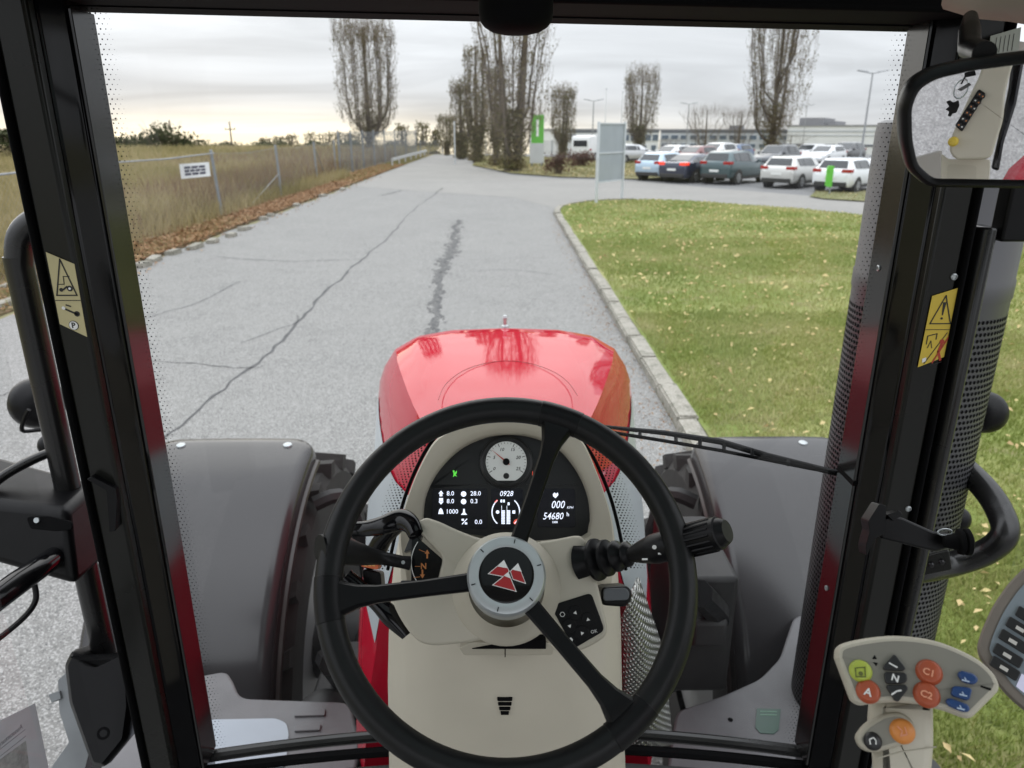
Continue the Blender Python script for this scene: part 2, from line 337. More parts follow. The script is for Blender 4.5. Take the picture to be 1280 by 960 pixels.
ribbon(road, 'crack', [(-3.12, 4.2), (-3.15, 6.7), (-3.05, 10), (-3.2, 14), (-3.1, 20), (-3.2, 27), (-3.05, 34), (-3.0, 37)], 0.05, tar, 1)
ribbon(road, 'crack', gl([(541, 420), (543, 400), (546, 370), (549, 340)]), 0.09, tar, 2, jit=0.35)
ribbon(road, 'crack', gl([(556, 330), (560, 318), (566, 305), (570, 290), (574, 275)]), 0.15, tar, 3, jit=0.3)
ribbon(road, 'crack', gl([(549, 345), (553, 338), (557, 328)]), 0.05, tar, 4)
ribbon(road, 'crack', gl([(272, 321), (310, 325), (360, 327), (410, 326), (462, 324)]), 0.035, tar, 5)
ribbon(road, 'crack', gl([(178, 400), (210, 390), (250, 378), (300, 352)]), 0.02, tar, 6)
ribbon(road, 'crack', gl([(185, 452), (240, 455), (300, 461), (330, 458)]), 0.02, tar, 7)
ribbon(road, 'crack', gl([(0, 497), (20, 488), (38, 478)]), 0.02, tar, 8)
ribbon(road, 'crack', gl([(300, 430), (340, 415), (370, 404), (372, 395)]), 0.018, tar, 9)
ribbon(road, 'crack', gl([(470, 245), (490, 242), (500, 238)]), 0.12, tar, 10, jit=0.8)
ribbon(road, 'crack', gl([(430, 300), (480, 296), (520, 292)]), 0.02, tar, 11)
ribbon(road, 'crack', gl([(590, 340), (640, 338), (700, 345)]), 0.02, tar, 12)

# lawn with kerb stones
lawn_pts = [(1.86, .6), (1.86, 25.3), (2.02, 26.8), (2.45, 28.0), (3.2, 29.1), GX(745, 253.5), GX(800, 252), GX(850, 253), GX(1000, 264), GX(1100, 274), (20, 18.5), (36, 6), (36, .6)]
lawn = sheet('lawn', lawn_pts, 0.085, soil_l, kind='structure')
kb = MB(); kb.box(1.66, 1.85, .6, 25.3, 0.0, 0.07)
kerb = kb.build('kerb', kerb_m, kind='structure', smooth=0)
km = []
for q in range(3):
    mb = MB(); r = random.Random(q); mb.box(-0.105, 0.105, -0.49, 0.49, -0.02, 0.125)
    me = bpy.data.meshes.new('kerb_stone'); bm = bmesh.new(); bb = MB(); bb.box(-0.105, 0.105, -0.49, 0.49, -0.02, 0.122)
    me.from_pydata(bb.V, [], bb.F); bm.from_mesh(me); bmesh.ops.bevel(bm, geom=bm.edges[:], offset=0.022, segments=2, affect='EDGES')
    for v in bm.verts: v.co += Vector((r.uniform(-.006, .006), r.uniform(-.006, .006), r.uniform(-.006, .006)))
    bm.to_mesh(me); bm.free(); me.materials.append(kerb_m); km.append(me)
kc = [(1.752, y) for y in np.arange(1.1, 25.0, 1.0)]
kpath = [(1.752, 24.95), (1.80, 26.0), (2.02, 27.2), (2.52, 28.3), (3.2, 29.2), (4.05, 29.75), (5.1, 30.05)]
rr = random.Random(5)
for i, (x, y) in enumerate(kc):
    o = bpy.data.objects.new('kerb_stone', km[i % 3]); COL.objects.link(o); o.parent = kerb; o.location = (x+rr.uniform(-.012, .012), y, rr.uniform(-.012, .008)); o.rotation_euler = (rr.uniform(-.01, .01), rr.uniform(-.02, .02), rr.uniform(-.012, .012))
for i in range(len(kpath)-1):
    a, b = Vector(kpath[i]), Vector(kpath[i+1]); t = b-a
    o = bpy.data.objects.new('kerb_stone', km[i % 3]); COL.objects.link(o); o.parent = kerb; o.location = ((a.x+b.x)/2, (a.y+b.y)/2, 0); o.rotation_euler = (0, 0, math.atan2(-t.x, t.y)); o.scale = (1, t.length/1.0, 1)
# rough edge stones along the left side of the road
es = MB(); es.box(XL-0.30, XL-0.12, -4, 44, -0.03, 0.03); edge = es.build('edging', verge_m, kind='structure', smooth=0)
for (a, b, L) in [(308, 288, 0.5), (292, 296, 0.4), (269, 304, .35), (247, 311, .55), (220, 318, .45), (196, 327, .4), (182, 334, .4), (332, 275, .4), (341, 271, .3), (430, 238, .6), (405, 246, .5), (372, 258, .4), (8, 385, .6), (25, 378, .6)]:
    p = G(a, b); o = bpy.data.objects.new('edge_stone', km[int(a) % 3]); COL.objects.link(o); o.parent = edge; o.location = (p.x-0.06, p.y, -0.01); o.scale = (1.1, L, 0.95); o.rotation_euler = (rr.uniform(-.08, .08), rr.uniform(-.1, .1), rr.uniform(-.15, .15))
# verge between road and fence, islands
verge = sheet('verge', [(XL-0.1, -6), (XL-0.1, 60), (XL-0.3, 85), (-10.6, 85), (-10.1, 40), (-9.9, -6)], 0.02, verge_m, kind='structure')
isl1 = [(-2.4, 58.8), (-1.6, 56.0), GX(640, 217.5), GX(700, 222), GX(800, 225), (13.5, 46), (16, 56), (14, 70), (-2.4, 80)]
island = sheet('grass_island', isl1, 0.06, soil_f, kind='structure')
isl2 = gl([(1012, 247), (1030, 250), (1110, 255), (1150, 250), (1120, 240), (1020, 240)])
island2 = sheet('grass_island', isl2, 0.06, soil_f, kind='structure')

# ------------------------------------------------------------------ scattered stuff
def inpoly(x, y, poly):
    c = np.zeros(len(x), bool); n = len(poly)
    for i in range(n):
        x0, y0 = poly[i-1]; x1, y1 = poly[i]
        k = ((y0 > y) != (y1 > y)) & (x < (x1-x0)*(y-y0)/((y1-y0) if y1 != y0 else 1e-9)+x0); c ^= k
    return c
def blades(name, regions, m, label, cat, bend=0.5, parent=None):
    """regions: (poly, bbox, count, hmin, hmax, width, z)"""
    Vs = []; 
    for poly, bb, cnt, h0, h1, wd, z in regions:
        x = RNG.uniform(bb[0], bb[1], cnt); y = RNG.uniform(bb[2], bb[3], cnt)
        if poly is not None: k = inpoly(x, y, poly); x, y = x[k], y[k]
        n = len(x); a = RNG.uniform(0, 2*np.pi, n); h = RNG.uniform(h0, h1, n); w = wd*RNG.uniform(.6, 1.3, n)
        la = RNG.uniform(0, 2*np.pi, n); ln = h*RNG.uniform(.1, bend*2, n)
        b = np.stack([x, y, np.full(n, z)], 1); s = np.stack([np.cos(a)*w/2, np.sin(a)*w/2, np.zeros(n)], 1)
        lean = np.stack([np.cos(la)*ln, np.sin(la)*ln, h], 1)
        mid = b+lean*np.array([.35, .35, .6]); tip = b+lean
        Vs.append(np.stack([b-s, b+s, mid+s*.8, mid-s*.8, tip], 1).reshape(-1, 3))
    V = np.concatenate(Vs); n = len(V)//5; i = np.arange(n)*5
    F = np.concatenate([np.stack([i, i+1, i+2], 1), np.stack([i, i+2, i+3], 1), np.stack([i+3, i+2, i+4], 1)])
    o = npmesh(name, V, F, m, parent, kind='stuff'); o['label'] = label; o['category'] = cat; return o
LP = lawn_pts
blades('lawn_grass', [(LP, (1.9, 4.6, 1.2, 4.6), 46000, .02, .060, .007, .085), (LP, (1.9, 7, 3.8, 11), 62000, .02, .060, .011, .085), (LP, (1.9, 14, 6.5, 19), 80000, .03, .075, .015, .085), (LP, (1.9, 18, 14, 31), 60000, .03, .07, .026, .085),
    ], grass_m, 'short green and yellowing grass growing on the lawn', 'grass')
isl_m = leaf_mat('island_grass', [(0.15, 0.16, 0.055), (0.22, 0.21, 0.085), (0.31, 0.27, 0.13), (0.40, 0.33, 0.19)], 0.7, 0.3, 0.3, 0.4)
blades('island_grass', [(isl1, (-3, 16, 44, 80), 14000, .04, .12, .06, .06), (isl2, (11, 25, 25, 45), 3000, .04, .1, .04, .06)], isl_m, 'dull yellowish grass on the islands by the poplars and the litter bin', 'grass')
fieldp = [(-10.0, -4), (-10.0, 86), (-75, 86), (-75, -4)]
blades('field_grass', [(None, (-18, -9.7, 7, 30), 30000, .30, .95, .022, 0), (None, (-30, -10, 16, 45), 36000, .45, 1.15, .035, 0), (None, (-60, -10.4, 40, 86), 42000, .5, 1.3, .06, 0), (None, (-110, -11, 80, 130), 20000, .3, 1.0, .12, -0.7),
    (None, (-10.2, -8.9, 14, 45), 7000, .10, .75, .02, .02)], straw_m, 'tall dry straw coloured grass filling the field behind the wire fence', 'dry grass', 0.35)
blades('verge_grass', [(None, (-9.4, -7.85, 6, 24), 9000, .04, .16, .014, .02), (None, (-9.6, -7.9, 40, 80), 5000, .06, .2, .03, .02)], isl_m, 'patchy green grass on the verge beside the left road edge', 'grass', .5)
weed_m = leaf_mat('brown_weed', [(0.12, 0.075, 0.045), (0.19, 0.125, 0.08), (0.26, 0.18, 0.12), (0.34, 0.27, 0.18)], 0.8, 0.6, 0.3)
blades('brown_weeds', [(None, (-12.5, -9.5, 24, 46), 5200, .5, 1.5, .018, 0), (None, (-11.5, -9.4, 17, 26), 900, .3, .9, .015, 0), (None, (-20, -10, 44, 75), 5000, .5, 1.5, .03, 0)], weed_m, 'reddish brown dead weed stalks standing behind the wire fence', 'weeds', .2)
def leaves(name, regions, m, label, cat):
    Vs = []
    for poly, bb, cnt, s0, s1, z, up, bias in regions:
        x = RNG.uniform(0, 1, cnt)**bias*(bb[1]-bb[0])+bb[0]; y = RNG.uniform(bb[2], bb[3], cnt)
        if poly is not None: k = inpoly(x, y, poly); x, y = x[k], y[k]
        n = len(x); a = RNG.uniform(0, 2*np.pi, n); s = RNG.uniform(s0, s1, n); t = RNG.normal(0, .35, (n, 2))
        e1 = np.stack([np.cos(a), np.sin(a), t[:, 0]], 1)*s[:, None]; e2 = np.stack([-np.sin(a), np.cos(a), t[:, 1]], 1)*(s*.62)[:, None]
        c = np.stack([x, y, z+RNG.uniform(.2, 1, n)*up], 1); dz = np.zeros((n, 3)); dz[:, 2] = s*.18
        Vs.append(np.stack([c-e1*.6, c+e2*.5+dz, c+e1*.6, c-e2*.5+dz], 1).reshape(-1, 3))
    V = np.concatenate(Vs); n = len(V)//4; i = np.arange(n)*4
    F = np.concatenate([np.stack([i, i+1, i+2], 1), np.stack([i, i+2, i+3], 1)])
    o = npmesh(name, V, F, m, None, kind='stuff'); o['label'] = label; o['category'] = cat
leaves('leaf_litter', [(None, (-9.5, -7.8, 14, 36), 15000, .05, .13, .04, .06, 1.0), (None, (-9.8, -7.8, 36, 60), 7000, .07, .15, .04, .07, 1.0), (None, (-9.2, -7.85, 8, 14), 900, .05, .12, .04, .05, 1), (None, (-7.8, -7.1, 8, 45), 260, .05, .10, .025, .01, 2)],
    litter_m, 'brown fallen leaves heaped along the left road edge', 'fallen leaves')
leaves('lawn_leaves', [(LP, (1.9, 5, 1.2, 5), 420, .025, .062, .11, .03, 1.0), (LP, (1.9, 10, 5, 12), 620, .035, .07, .11, .03, 1.0), (LP, (1.9, 18, 12, 30), 1700, .05, .11, .11, .03, 1.0), (isl1, (-3, 16, 44, 60), 900, .06, .13, .10, .03, 1), (isl2, (11, 25, 25, 45), 300, .05, .12, .1, .03, 1)],
    yleaf_m, 'pale yellow fallen leaves scattered over the lawn', 'fallen leaves')
leaves('road_grit', [(None, (1.15, 1.66, 5, 12), 700, .008, .03, .012, .006, .6), (None, (1.3, 1.66, 12, 24), 300, .01, .04, .012, .006, .6)], litter_m, 'brown leaf crumbs and grit lying in the gutter by the kerb', 'debris')

# ------------------------------------------------------------------ trees
def tubes_np(P0, P1, P2, r0, r1):
    """batch of bent three sided twigs through P0,P1,P2"""
    n = len(P0); D = P2-P0; D /= np.linalg.norm(D, axis=1, keepdims=True)+1e-9
    ref = np.where(np.abs(D[:, 2:3]) > .9, np.array([[1., 0, 0]]), np.array([[0, 0, 1.]])); U = np.cross(D, ref); U /= np.linalg.norm(U, axis=1, keepdims=True)+1e-9; Wv = np.cross(D, U)
    rings = []
    for P, rd in ((P0, r0), (P1, (r0+r1)/2), (P2, r1)):
        for k in range(3):
            a = 2*np.pi*k/3; rings.append(P+(U*np.cos(a)+Wv*np.sin(a))*np.asarray(rd).reshape(-1, 1))
    V = np.stack(rings, 1).reshape(-1, 3); b = (np.arange(n)*9)[:, None]; F = []
    for s in (0, 3):
        for k in range(3): F.append(b+np.array([[s+k, s+(k+1) % 3, s+3+(k+1) % 3, s+3+k]]))
    return V, np.concatenate(F)
def poplar(label, px, Y, top_py, hw_px, seed, nl=9, ntw=520, nlf=2600, base_py=200, trunks=1, shoots=True, leafsize=(.075, .15), low=.25, cat='tree', group=None, name='poplar_tree', trunk_r=None, flare=1.0, lowgreen=0.5, cut=0.86):
    rg = np.random.default_rng(seed); p = PY(px, base_py, Y); zc = (p-CAM).dot(Vector((0, math.cos(PITCH), -math.sin(PITCH)))); base = Vector((p.x, Y, gz(p.x, Y)))
    H = PY(px, top_py, Y).z-base.z; hw = hw_px*zc/FPX
    t = empty(name, base, 0, label, cat, group); tr = trunk_r or max(.12, H*.028)
    limbs = []; mb = MB()
    for q in range(trunks):
        ox = (q-(trunks-1)/2)*tr*1.5
        path = [Vector((ox*.6, 0, -.15)), Vector((ox, 0, H*.05)), Vector((ox*1.6, rg.normal(0, .05), H*.18)), Vector((ox*2.4, rg.normal(0, .1), H*.4)), Vector((ox*3.0, rg.normal(0, .15), H*.62)), Vector((ox*3.2, 0, H*cut))]
        P = spline(path, 4); L = len(P); mb.tube(P, [tr*(1.5 if i == 0 else 1.25 if i < 3 else 1)*(1-.86*i/L) for i in range(L)], 8)
        limbs.append([np.array(v) for v in P])
    tmb = mb; 
    for k in range(nl):
        a = rg.uniform(0, 2*np.pi); rr_ = hw*rg.uniform(.35, .95); h0 = H*rg.uniform(.05, low); c, s = math.cos(a), math.sin(a); top = H*rg.uniform(cut-.12, cut+.02)
        path = [Vector((c*tr*.4, s*tr*.4, h0)), Vector((c*rr_*.78, s*rr_*.78, h0+H*.09)), Vector((c*rr_*.97, s*rr_*.97, h0+H*.26)), Vector((c*rr_*flare, s*rr_*flare, (h0+H*.32+top)/2)), Vector((c*rr_*flare*rg.uniform(.9, 1.15), s*rr_*flare, top))]
        P = spline(path, 5); L = len(P); r0 = tr*rg.uniform(.14, .30); tmb.tube(P, [r0*(1-.8*i/L) for i in range(L)], 5); limbs.append([np.array(v) for v in P])
    tmb.build('trunk', bark, t, smooth=60)
    # twigs
    P0 = []; P2 = []; R0 = []
    for q in range(ntw):
        if q % 3 == 0:      # twigs growing from the limbs
            l = limbs[rg.integers(len(limbs))]; f = rg.uniform(.12, 1)*(len(l)-1); i = int(min(f, len(l)-2)); o = l[i]+(l[i+1]-l[i])*(f-i)
        else:               # finer growth filling the column of the crown
            h = rg.uniform(.14, cut-.04); rad = hw*min(1.0, .30+(h-.10)/.26)*(1+(flare-1)*max(0, h-.4))*math.sqrt(rg.uniform(0, 1)); a = rg.uniform(0, 2*np.pi); o = np.array([rad*math.cos(a), rad*math.sin(a), h*H])
        out = np.array([o[0], o[1], 0]); nrm = np.linalg.norm(out); out = out/nrm if nrm > .01 else rg.normal(0, 1, 3)*[1, 1, 0]
        dr = out*rg.uniform(-.1, .30)+np.array([rg.normal(0, .14), rg.normal(0, .14), 1]); Ln = H*rg.uniform(.04, .13)
        e = o+dr*Ln; rad = math.hypot(e[0], e[1]); lim = hw*1.08*flare
        if rad > lim: e[0] *= lim/rad; e[1] *= lim/rad
        e[2] = min(e[2], H*(cut+.04-.12*rg.uniform(0, 1))); P0.append(o); P2.append(e); R0.append(H*rg.uniform(.0006, .0014))
    if shoots:
        for _ in range(int(ntw*.22)):
            rad = hw*math.sqrt(rg.uniform(0, 1)); a = rg.uniform(0, 2*np.pi); o = np.array([rad*math.cos(a), rad*math.sin(a), H*rg.uniform(cut-.12, cut+.0)]); P0.append(o); P2.append(o+np.array([rg.normal(0, .02)*H, rg.normal(0, .02)*H, H*rg.uniform(.06, .17)])); R0.append(H*.0009)
    P0 = np.array(P0); P2 = np.array(P2); R0 = np.array(R0); P1 = (P0+P2)/2+rg.normal(0, H*.004, P0.shape); P1[:, :2] *= 1.02
    V, F = tubes_np(P0, P1, P2, R0, R0*.4); tw = npmesh('twigs', V, F, bark2, t, kind='stuff')
    # leaves
    k = rg.integers(len(P0), size=nlf); f = rg.uniform(.1, 1, nlf)[:, None]; C = P0[k]*(1-f)+P2[k]*f+rg.normal(0, H*.010, (nlf, 3))
    keep = rg.uniform(0, 1, nlf) < np.clip(1.35-C[:, 2]/H*1.0, .32, 1); C = C[keep]
    nb = int(nlf*lowgreen); a = rg.uniform(0, 2*np.pi, nb); rad = tr*rg.uniform(.8, 2.6, nb)*(0.7+.5*rg.uniform(0, 1, nb)); hh = H*(.02+.30*rg.uniform(0, 1, nb)**1.3)
    C = np.concatenate([C, np.stack([rad*np.cos(a), rad*np.sin(a), hh], 1)])
    n = len(C); s = rg.uniform(*leafsize, n)[:, None]; e1 = rg.normal(0, 1, (n, 3)); e1 /= np.linalg.norm(e1, axis=1, keepdims=True); e2 = np.cross(e1, rg.normal(0, 1, (n, 3))); e2 /= np.linalg.norm(e2, axis=1, keepdims=True)+1e-9
    V = np.stack([C-e1*s*.6, C+e2*s*.42, C+e1*s*.6, C-e2*s*.42], 1).reshape(-1, 3); i = np.arange(n)*4
    npmesh('crown', V, np.stack([i, i+1, i+2, i+3], 1), olive, t, kind='stuff')
    return t
GP = 'pollarded poplars along the road'
poplar('broad pollarded poplar behind the tall mesh fence panels', 463, 74, 6, 37, 1, nl=15, ntw=2185, nlf=10080, group=GP, low=.22, lowgreen=.2)
poplar('huge forked poplar with two bare trunks beside the green number one sign', 641, 51, -45, 46, 2, nl=15, ntw=1724, nlf=4800, trunks=2, trunk_r=.36, cut=.9, low=.4, group=GP, lowgreen=1.0, leafsize=(.08, .15), flare=1.3)
poplar('slim poplar with a thick dark trunk next to the huge forked one', 620, 58, 62, 13, 3, nl=6, ntw=862, nlf=3744, trunk_r=.34, group=GP, shoots=False, lowgreen=.3)
poplar('tall pointed greenish poplar in the close row', 596, 65, 50, 14, 4, nl=6, ntw=948, nlf=6048, trunk_r=.32, group=GP, shoots=False, cut=.95, lowgreen=.5)
poplar('lower ivy clad poplar at the road end of the row', 577, 72, 92, 13, 5, nl=6, ntw=948, nlf=5472, trunk_r=.32, group=GP, lowgreen=.7)
poplar('bushy low pollard at the far end of the poplar row', 559, 82, 140, 13, 6, nl=7, ntw=1035, nlf=4560, group=GP)
poplar('mid sized pollarded poplar behind the brown shrub', 703, 77, 101, 16, 7, nl=12, ntw=1466, nlf=6048, group=GP, lowgreen=.4)
poplar('vase shaped poplar standing behind the blank sign board', 798, 84, 76, 21, 8, nl=12, ntw=1466, nlf=5472, group=GP, lowgreen=.6, flare=1.15, low=.4)
poplar('tall spreading poplar rising behind the parked cars', 962, 76, -20, 36, 9, nl=15, ntw=1724, nlf=9120, group=GP, flare=1.3, low=.5, cut=.9, lowgreen=.25, leafsize=(.08, .16))
def bare(label, px, Y, top, hw, seed, nl=9): return poplar(label, px, Y, top, hw, seed, nl=nl+3, ntw=1100, nlf=30, low=.5, flare=1.5, cut=.75, group='bare trees in front of the factory', name='bare_tree', lowgreen=0.1)
bare('bare branching tree in front of the grey factory hall', 880, 98, 118, 26, 20, 11); bare('smaller bare tree between the factory and the tall spreading poplar', 922, 102, 122, 18, 21); bare('low bare bush tree right of the tall spreading poplar', 985, 96, 160, 20, 22); bare('thin bare tree at the end of the factory', 836, 130, 168, 18, 23)
for i, (px, top, hw, Y) in enumerate([(504, 152, 9, 150), (530, 150, 10, 140), (545, 160, 5, 150), (334, 171, 8, 190), (352, 169, 9, 190), (366, 166, 9, 200), (390, 163, 9, 200), (409, 164, 9, 190), (424, 163, 9, 195), (438, 164, 8, 185), (450, 166, 7, 200)]):
    poplar('small distant pollard tree silhouetted against the bright horizon', px, Y, top, hw, 40+i, nl=9, ntw=260, nlf=500, group='distant pollards on the horizon', name='pollard_tree', leafsize=(.3, .5), low=.5, trunk_r=.4, lowgreen=.15, base_py=195)
def shrub(name, label, px, Y, top, hw, seed, m, n=1500, size=(.1, .2), group=None, base_py=200, cat='shrub'):
    rg = np.random.default_rng(seed); p = PY(px, base_py, Y); zc = (p-CAM).dot(Vector((0, math.cos(PITCH), -math.sin(PITCH)))); z0 = gz(p.x, Y); H = PY(px, top, Y).z-z0; hw = hw*zc/FPX
    t = empty(name, (p.x, Y, z0), 0, label, cat, group)
    k = 70; P0 = rg.normal(0, hw*.18, (k, 3)); P0[:, 2] = 0; P2 = rg.normal(0, hw*.55, (k, 3)); P2[:, 2] = H*rg.uniform(.5, 1.08, k); V, F = tubes_np(P0, (P0+P2)/2+rg.normal(0, .05, P0.shape), P2, np.full(k, H*.008), np.full(k, H*.003)); npmesh('stems', V, F, bark2, t, kind='stuff')
    lobes = rg.normal(0, 1, (9, 3))*[hw*.5, hw*.5, H*.17]+[0, 0, H*.5]; li = rg.integers(9, size=n)
    C = lobes[li]+rg.normal(0, 1, (n, 3))*[hw*.25, hw*.25, H*.16]; C[:, 2] = np.clip(np.abs(C[:, 2]), .05, H*1.02)
    s = rg.uniform(*size, n)[:, None]; e1 = rg.normal(0, 1, (n, 3)); e1 /= np.linalg.norm(e1, axis=1, keepdims=True); e2 = np.cross(e1, rg.normal(0, 1, (n, 3))); e2 /= np.linalg.norm(e2, axis=1, keepdims=True)+1e-9
    V = np.stack([C-e1*s*.6, C+e2*s*.4, C+e1*s*.6, C-e2*s*.4], 1).reshape(-1, 3); i = np.arange(n)*4; npmesh('foliage', V, np.stack([i, i+1, i+2, i+3], 1), m, t, kind='stuff'); return t
brownleaf = leaf_mat('brown_shrub_leaf', [(.07, .035, .03), (.12, .065, .05), (.16, .10, .07)], .8, 2)
dkgreen = leaf_mat('hedge_leaf', [(.035, .045, .02), (.06, .07, .03), (.09, .09, .045)], .7, .6)
shrub('brown_shrub', 'reddish brown shrub in front of the green number one sign', 697, 47.5, 190, 13, 60, brownleaf, 1200, (.06, .14), base_py=219)
shrub('brown_shrub', 'low reddish hedge shrub in front of the white van', 725, 58, 188, 16, 61, brownleaf, 1100, (.08, .16), base_py=207)
hb = [(150, 112, 172, 26), (178, 116, 166, 24), (206, 114, 152, 26), (230, 118, 166, 20), (20, 60, 165, 30)]+[(248+i*14.5, 150+(i*37) % 50, 176+(i*5) % 7, 15) for i in range(21)]
for i, (px, Y, top, hw) in enumerate(hb):
    shrub('hedge_bush', {2: 'tallest dark bush at the far field edge, growing round a wooden pole', 4: 'dark bush behind the fence seen through the left door glass'}.get(i, 'dark bush in the hedge line on the far side of the field'), px, Y, top, hw, 70+i, dkgreen, 900, (.25, .5), 'bushes of the far hedge line', base_py=195)

# crumbling strip of asphalt on the road
Vs = []; Fs = []; r_ = random.Random(9)
for (a, b, c, d_, n, sp) in ((541, 418, 549, 345, 150, .06), (549, 345, 566, 305, 330, .11), (566, 305, 574, 276, 200, .11)):
    p0, p1 = G(a, b), G(c, d_)
    for k in range(n):
        t = r_.random(); p = p0.lerp(p1, t); x = p.x+r_.gauss(0, sp)*.8+.05*math.sin(p.y*3); y = p.y+r_.gauss(0, .1); R_ = r_.uniform(.012, .05); i0 = len(Vs); a0 = r_.random()*6
        for q in range(5): w = R_*r_.uniform(.5, 1.2); Vs.append((x+w*math.cos(a0+q*1.2566), y+w*2.0*math.sin(a0+q*1.2566), .0125+k*.0000045))
        Fs.append([i0+q for q in range(5)])
npmesh('crumbled_asphalt', np.array(Vs), np.array(Fs), mat('crumbled_asphalt', (.115, .114, .112), .9, noise=.3, scale=20), road, kind='stuff')
# ================================================================== FENCES, SIGNS, POLES
def fence_wires(mb, x0, y0, x1, y1, z0, z1, sp, r, diag=True):
    L = math.hypot(x1-x0, y1-y0); h = z1-z0; ux, uy = (x1-x0)/L, (y1-y0)/L
    def seg(s0, za, s1, zb):
        a = Vector((x0+ux*s0, y0+uy*s0, za)); b = Vector((x0+ux*s1, y0+uy*s1, zb)); mb.tube([a, b], r, 3, caps=False)
    if diag:
        s = -h
        while s < L:
            a, b = max(s, 0), min(s+h, L)
            if b > a: seg(a, z0+(a-s), b, z0+(b-s)); seg(a, z1-(a-s), b, z1-(b-s))
            s += sp
    else:
        for k in range(int(L/sp)+1): seg(k*sp, z0, k*sp, z1)
        for k in range(9): seg(0, z0+h*k/8, L, z0+h*k/8)
fence = empty('chain_link_fence', (-9.3, 24.5, 0), 0, 'grey chain link fence with thin steel posts along the dry field', 'fence')
def fchild(mb, name, m, **k):
    o = mb.build(name, m, None, **k); o.parent = fence; o.matrix_parent_inverse = Matrix.Translation((9.3, -24.5, 0)); return o
fp = [(-8.95, 3), (-9.0, 10), (-9.06, 17.3), (-9.17, 24.55), (-9.33, 31.9), (-9.72, 39.8), (-9.75, 44.5)]
for i, (x, y) in enumerate(fp):
    lean = [0, 0, 0, -.10, -.06, -.03, 0][i]
    mb = MB(); mb.tube([(x, y, -.1), (x+lean, y, 2.08)], .05, 8); mb.tube([(x+lean, y, 2.08), (x+lean, y, 2.10)], [.055, .02], 8); fchild(mb, 'post', steel)
mb = MB(); mb.tube([(-9.72, 39.85, 1.75), (-9.65, 41.8, .02)], .022, 6); fchild(mb, 'brace', steel)
mb = MB(); mb.tube([(-9.33, 31.95, 1.0), (-9.2, 27.5, .1)], .012, 5); fchild(mb, 'brace', steel)
mb = MB()
for i in range(len(fp)-1):
    a, b = fp[i], fp[i+1]
    if i < 3: mb.tube([(a[0], a[1], 2.0), ((a[0]+b[0])/2, (a[1]+b[1])/2, 1.96), (b[0], b[1], 2.0)], .020, 6)
    else: mb.tube([(a[0]-.08, a[1], 1.98), ((a[0]+b[0])/2-.08, (a[1]+b[1])/2, 1.90), (b[0]-.05, b[1], 1.98)], .006, 4)
fchild(mb, 'top_rail', steel)
mb = MB()
for i in range(len(fp)-1): fence_wires(mb, *fp[i], *fp[i+1], 0.08, 1.95, .12, .0012)
fchild(mb, 'wire_mesh', steel, smooth=0, kind='stuff')
mb = MB()
for i in range(len(fp)-1): mb.tube([(fp[i][0], fp[i][1], .05), (fp[i+1][0], fp[i+1][1], .05)], .05, 6)
fchild(mb, 'base_beam', kerb_m)
# white notice on the chain link fence
p = PY(243, 211, 23.6); f = Fr((-9.12, 22.75, p.z), (1, -.25, 0.0)); sg = empty('notice_sign', f.at(0, 0, 0), 0, 'small white rectangular notice hanging on the chain link fence', 'sign')
u0, v0 = f.px(227, 221); u1, v1 = f.px(261, 200)
def schild(mb, name, m, root, **k):
    o = mb.build(name, m, None, **k); o.parent = root; o.matrix_parent_inverse = Matrix.LocRotScale(root.location, root.rotation_euler, None).inverted(); return o
hw_, hh_ = abs(u1-u0)/2, abs(v1-v0)/2; hh_ = min(hh_, .36)
mb = MB(); mb.prism(f, [(-hw_, -hh_), (hw_, -hh_), (hw_, hh_), (-hw_, hh_)], 0, .012); schild(mb, 'plate', white_p, sg)
ink = mat('print_ink', (.06, .06, .09), .6)
mb = MB(); r_ = random.Random(3)
for row, (vv, n) in enumerate([(.45, 3), (.0, 4), (-.45, 3)]):
    x = -hw_*.75
    for k in range(n):
        wd = hw_*1.5/n*.86; mb.prism(f, [(x, vv*hh_-.035), (x+wd, vv*hh_-.035), (x+wd, vv*hh_+.035), (x, vv*hh_+.035)], .0121, .0135); x += hw_*1.5/n
schild(mb, 'print', ink, sg)
# tall mesh fence panels further on
pf = empty('mesh_panel_fence', (-9.7, 45.5, 0), 0, 'tall grey mesh panel fence with close posts before the broad poplar', 'fence')
pp = [(-9.7, 45.5), (-9.7, 49.2), (-9.65, 53), (-9.6, 57.2), (-9.55, 62), (-9.5, 67.5), (-9.4, 74), (-9.3, 82)]
dull = mat('weathered_steel', (.22, .24, .26), .6, .3, noise=.2, scale=3)
for x, y in pp: mb = MB(); mb.box(x-.045, x+.045, y-.045, y+.045, -.1, 2.62); schild(mb, 'post', dull, pf)
for i in range(len(pp)-1): mb = MB(); fence_wires(mb, *pp[i], *pp[i+1], .1, 2.5, .11, .005, False); schild(mb, 'mesh_panel', dull, pf, smooth=0)
# fence across the end of the road
ef = empty('end_fence', (0, 85, 0), 0, 'low dark fence closing the far end of the road', 'fence')
for k in range(10): mb = MB(); mb.box(-14+k*2.4-.05, -14+k*2.4+.05, 84.95, 85.05, -.1, 1.5); schild(mb, 'post', dull, ef)
mb = MB(); fence_wires(mb, -14, 85, 8, 85, .1, 1.45, .14, .014, False); schild(mb, 'mesh_panel', dull, ef, smooth=0, kind='stuff')
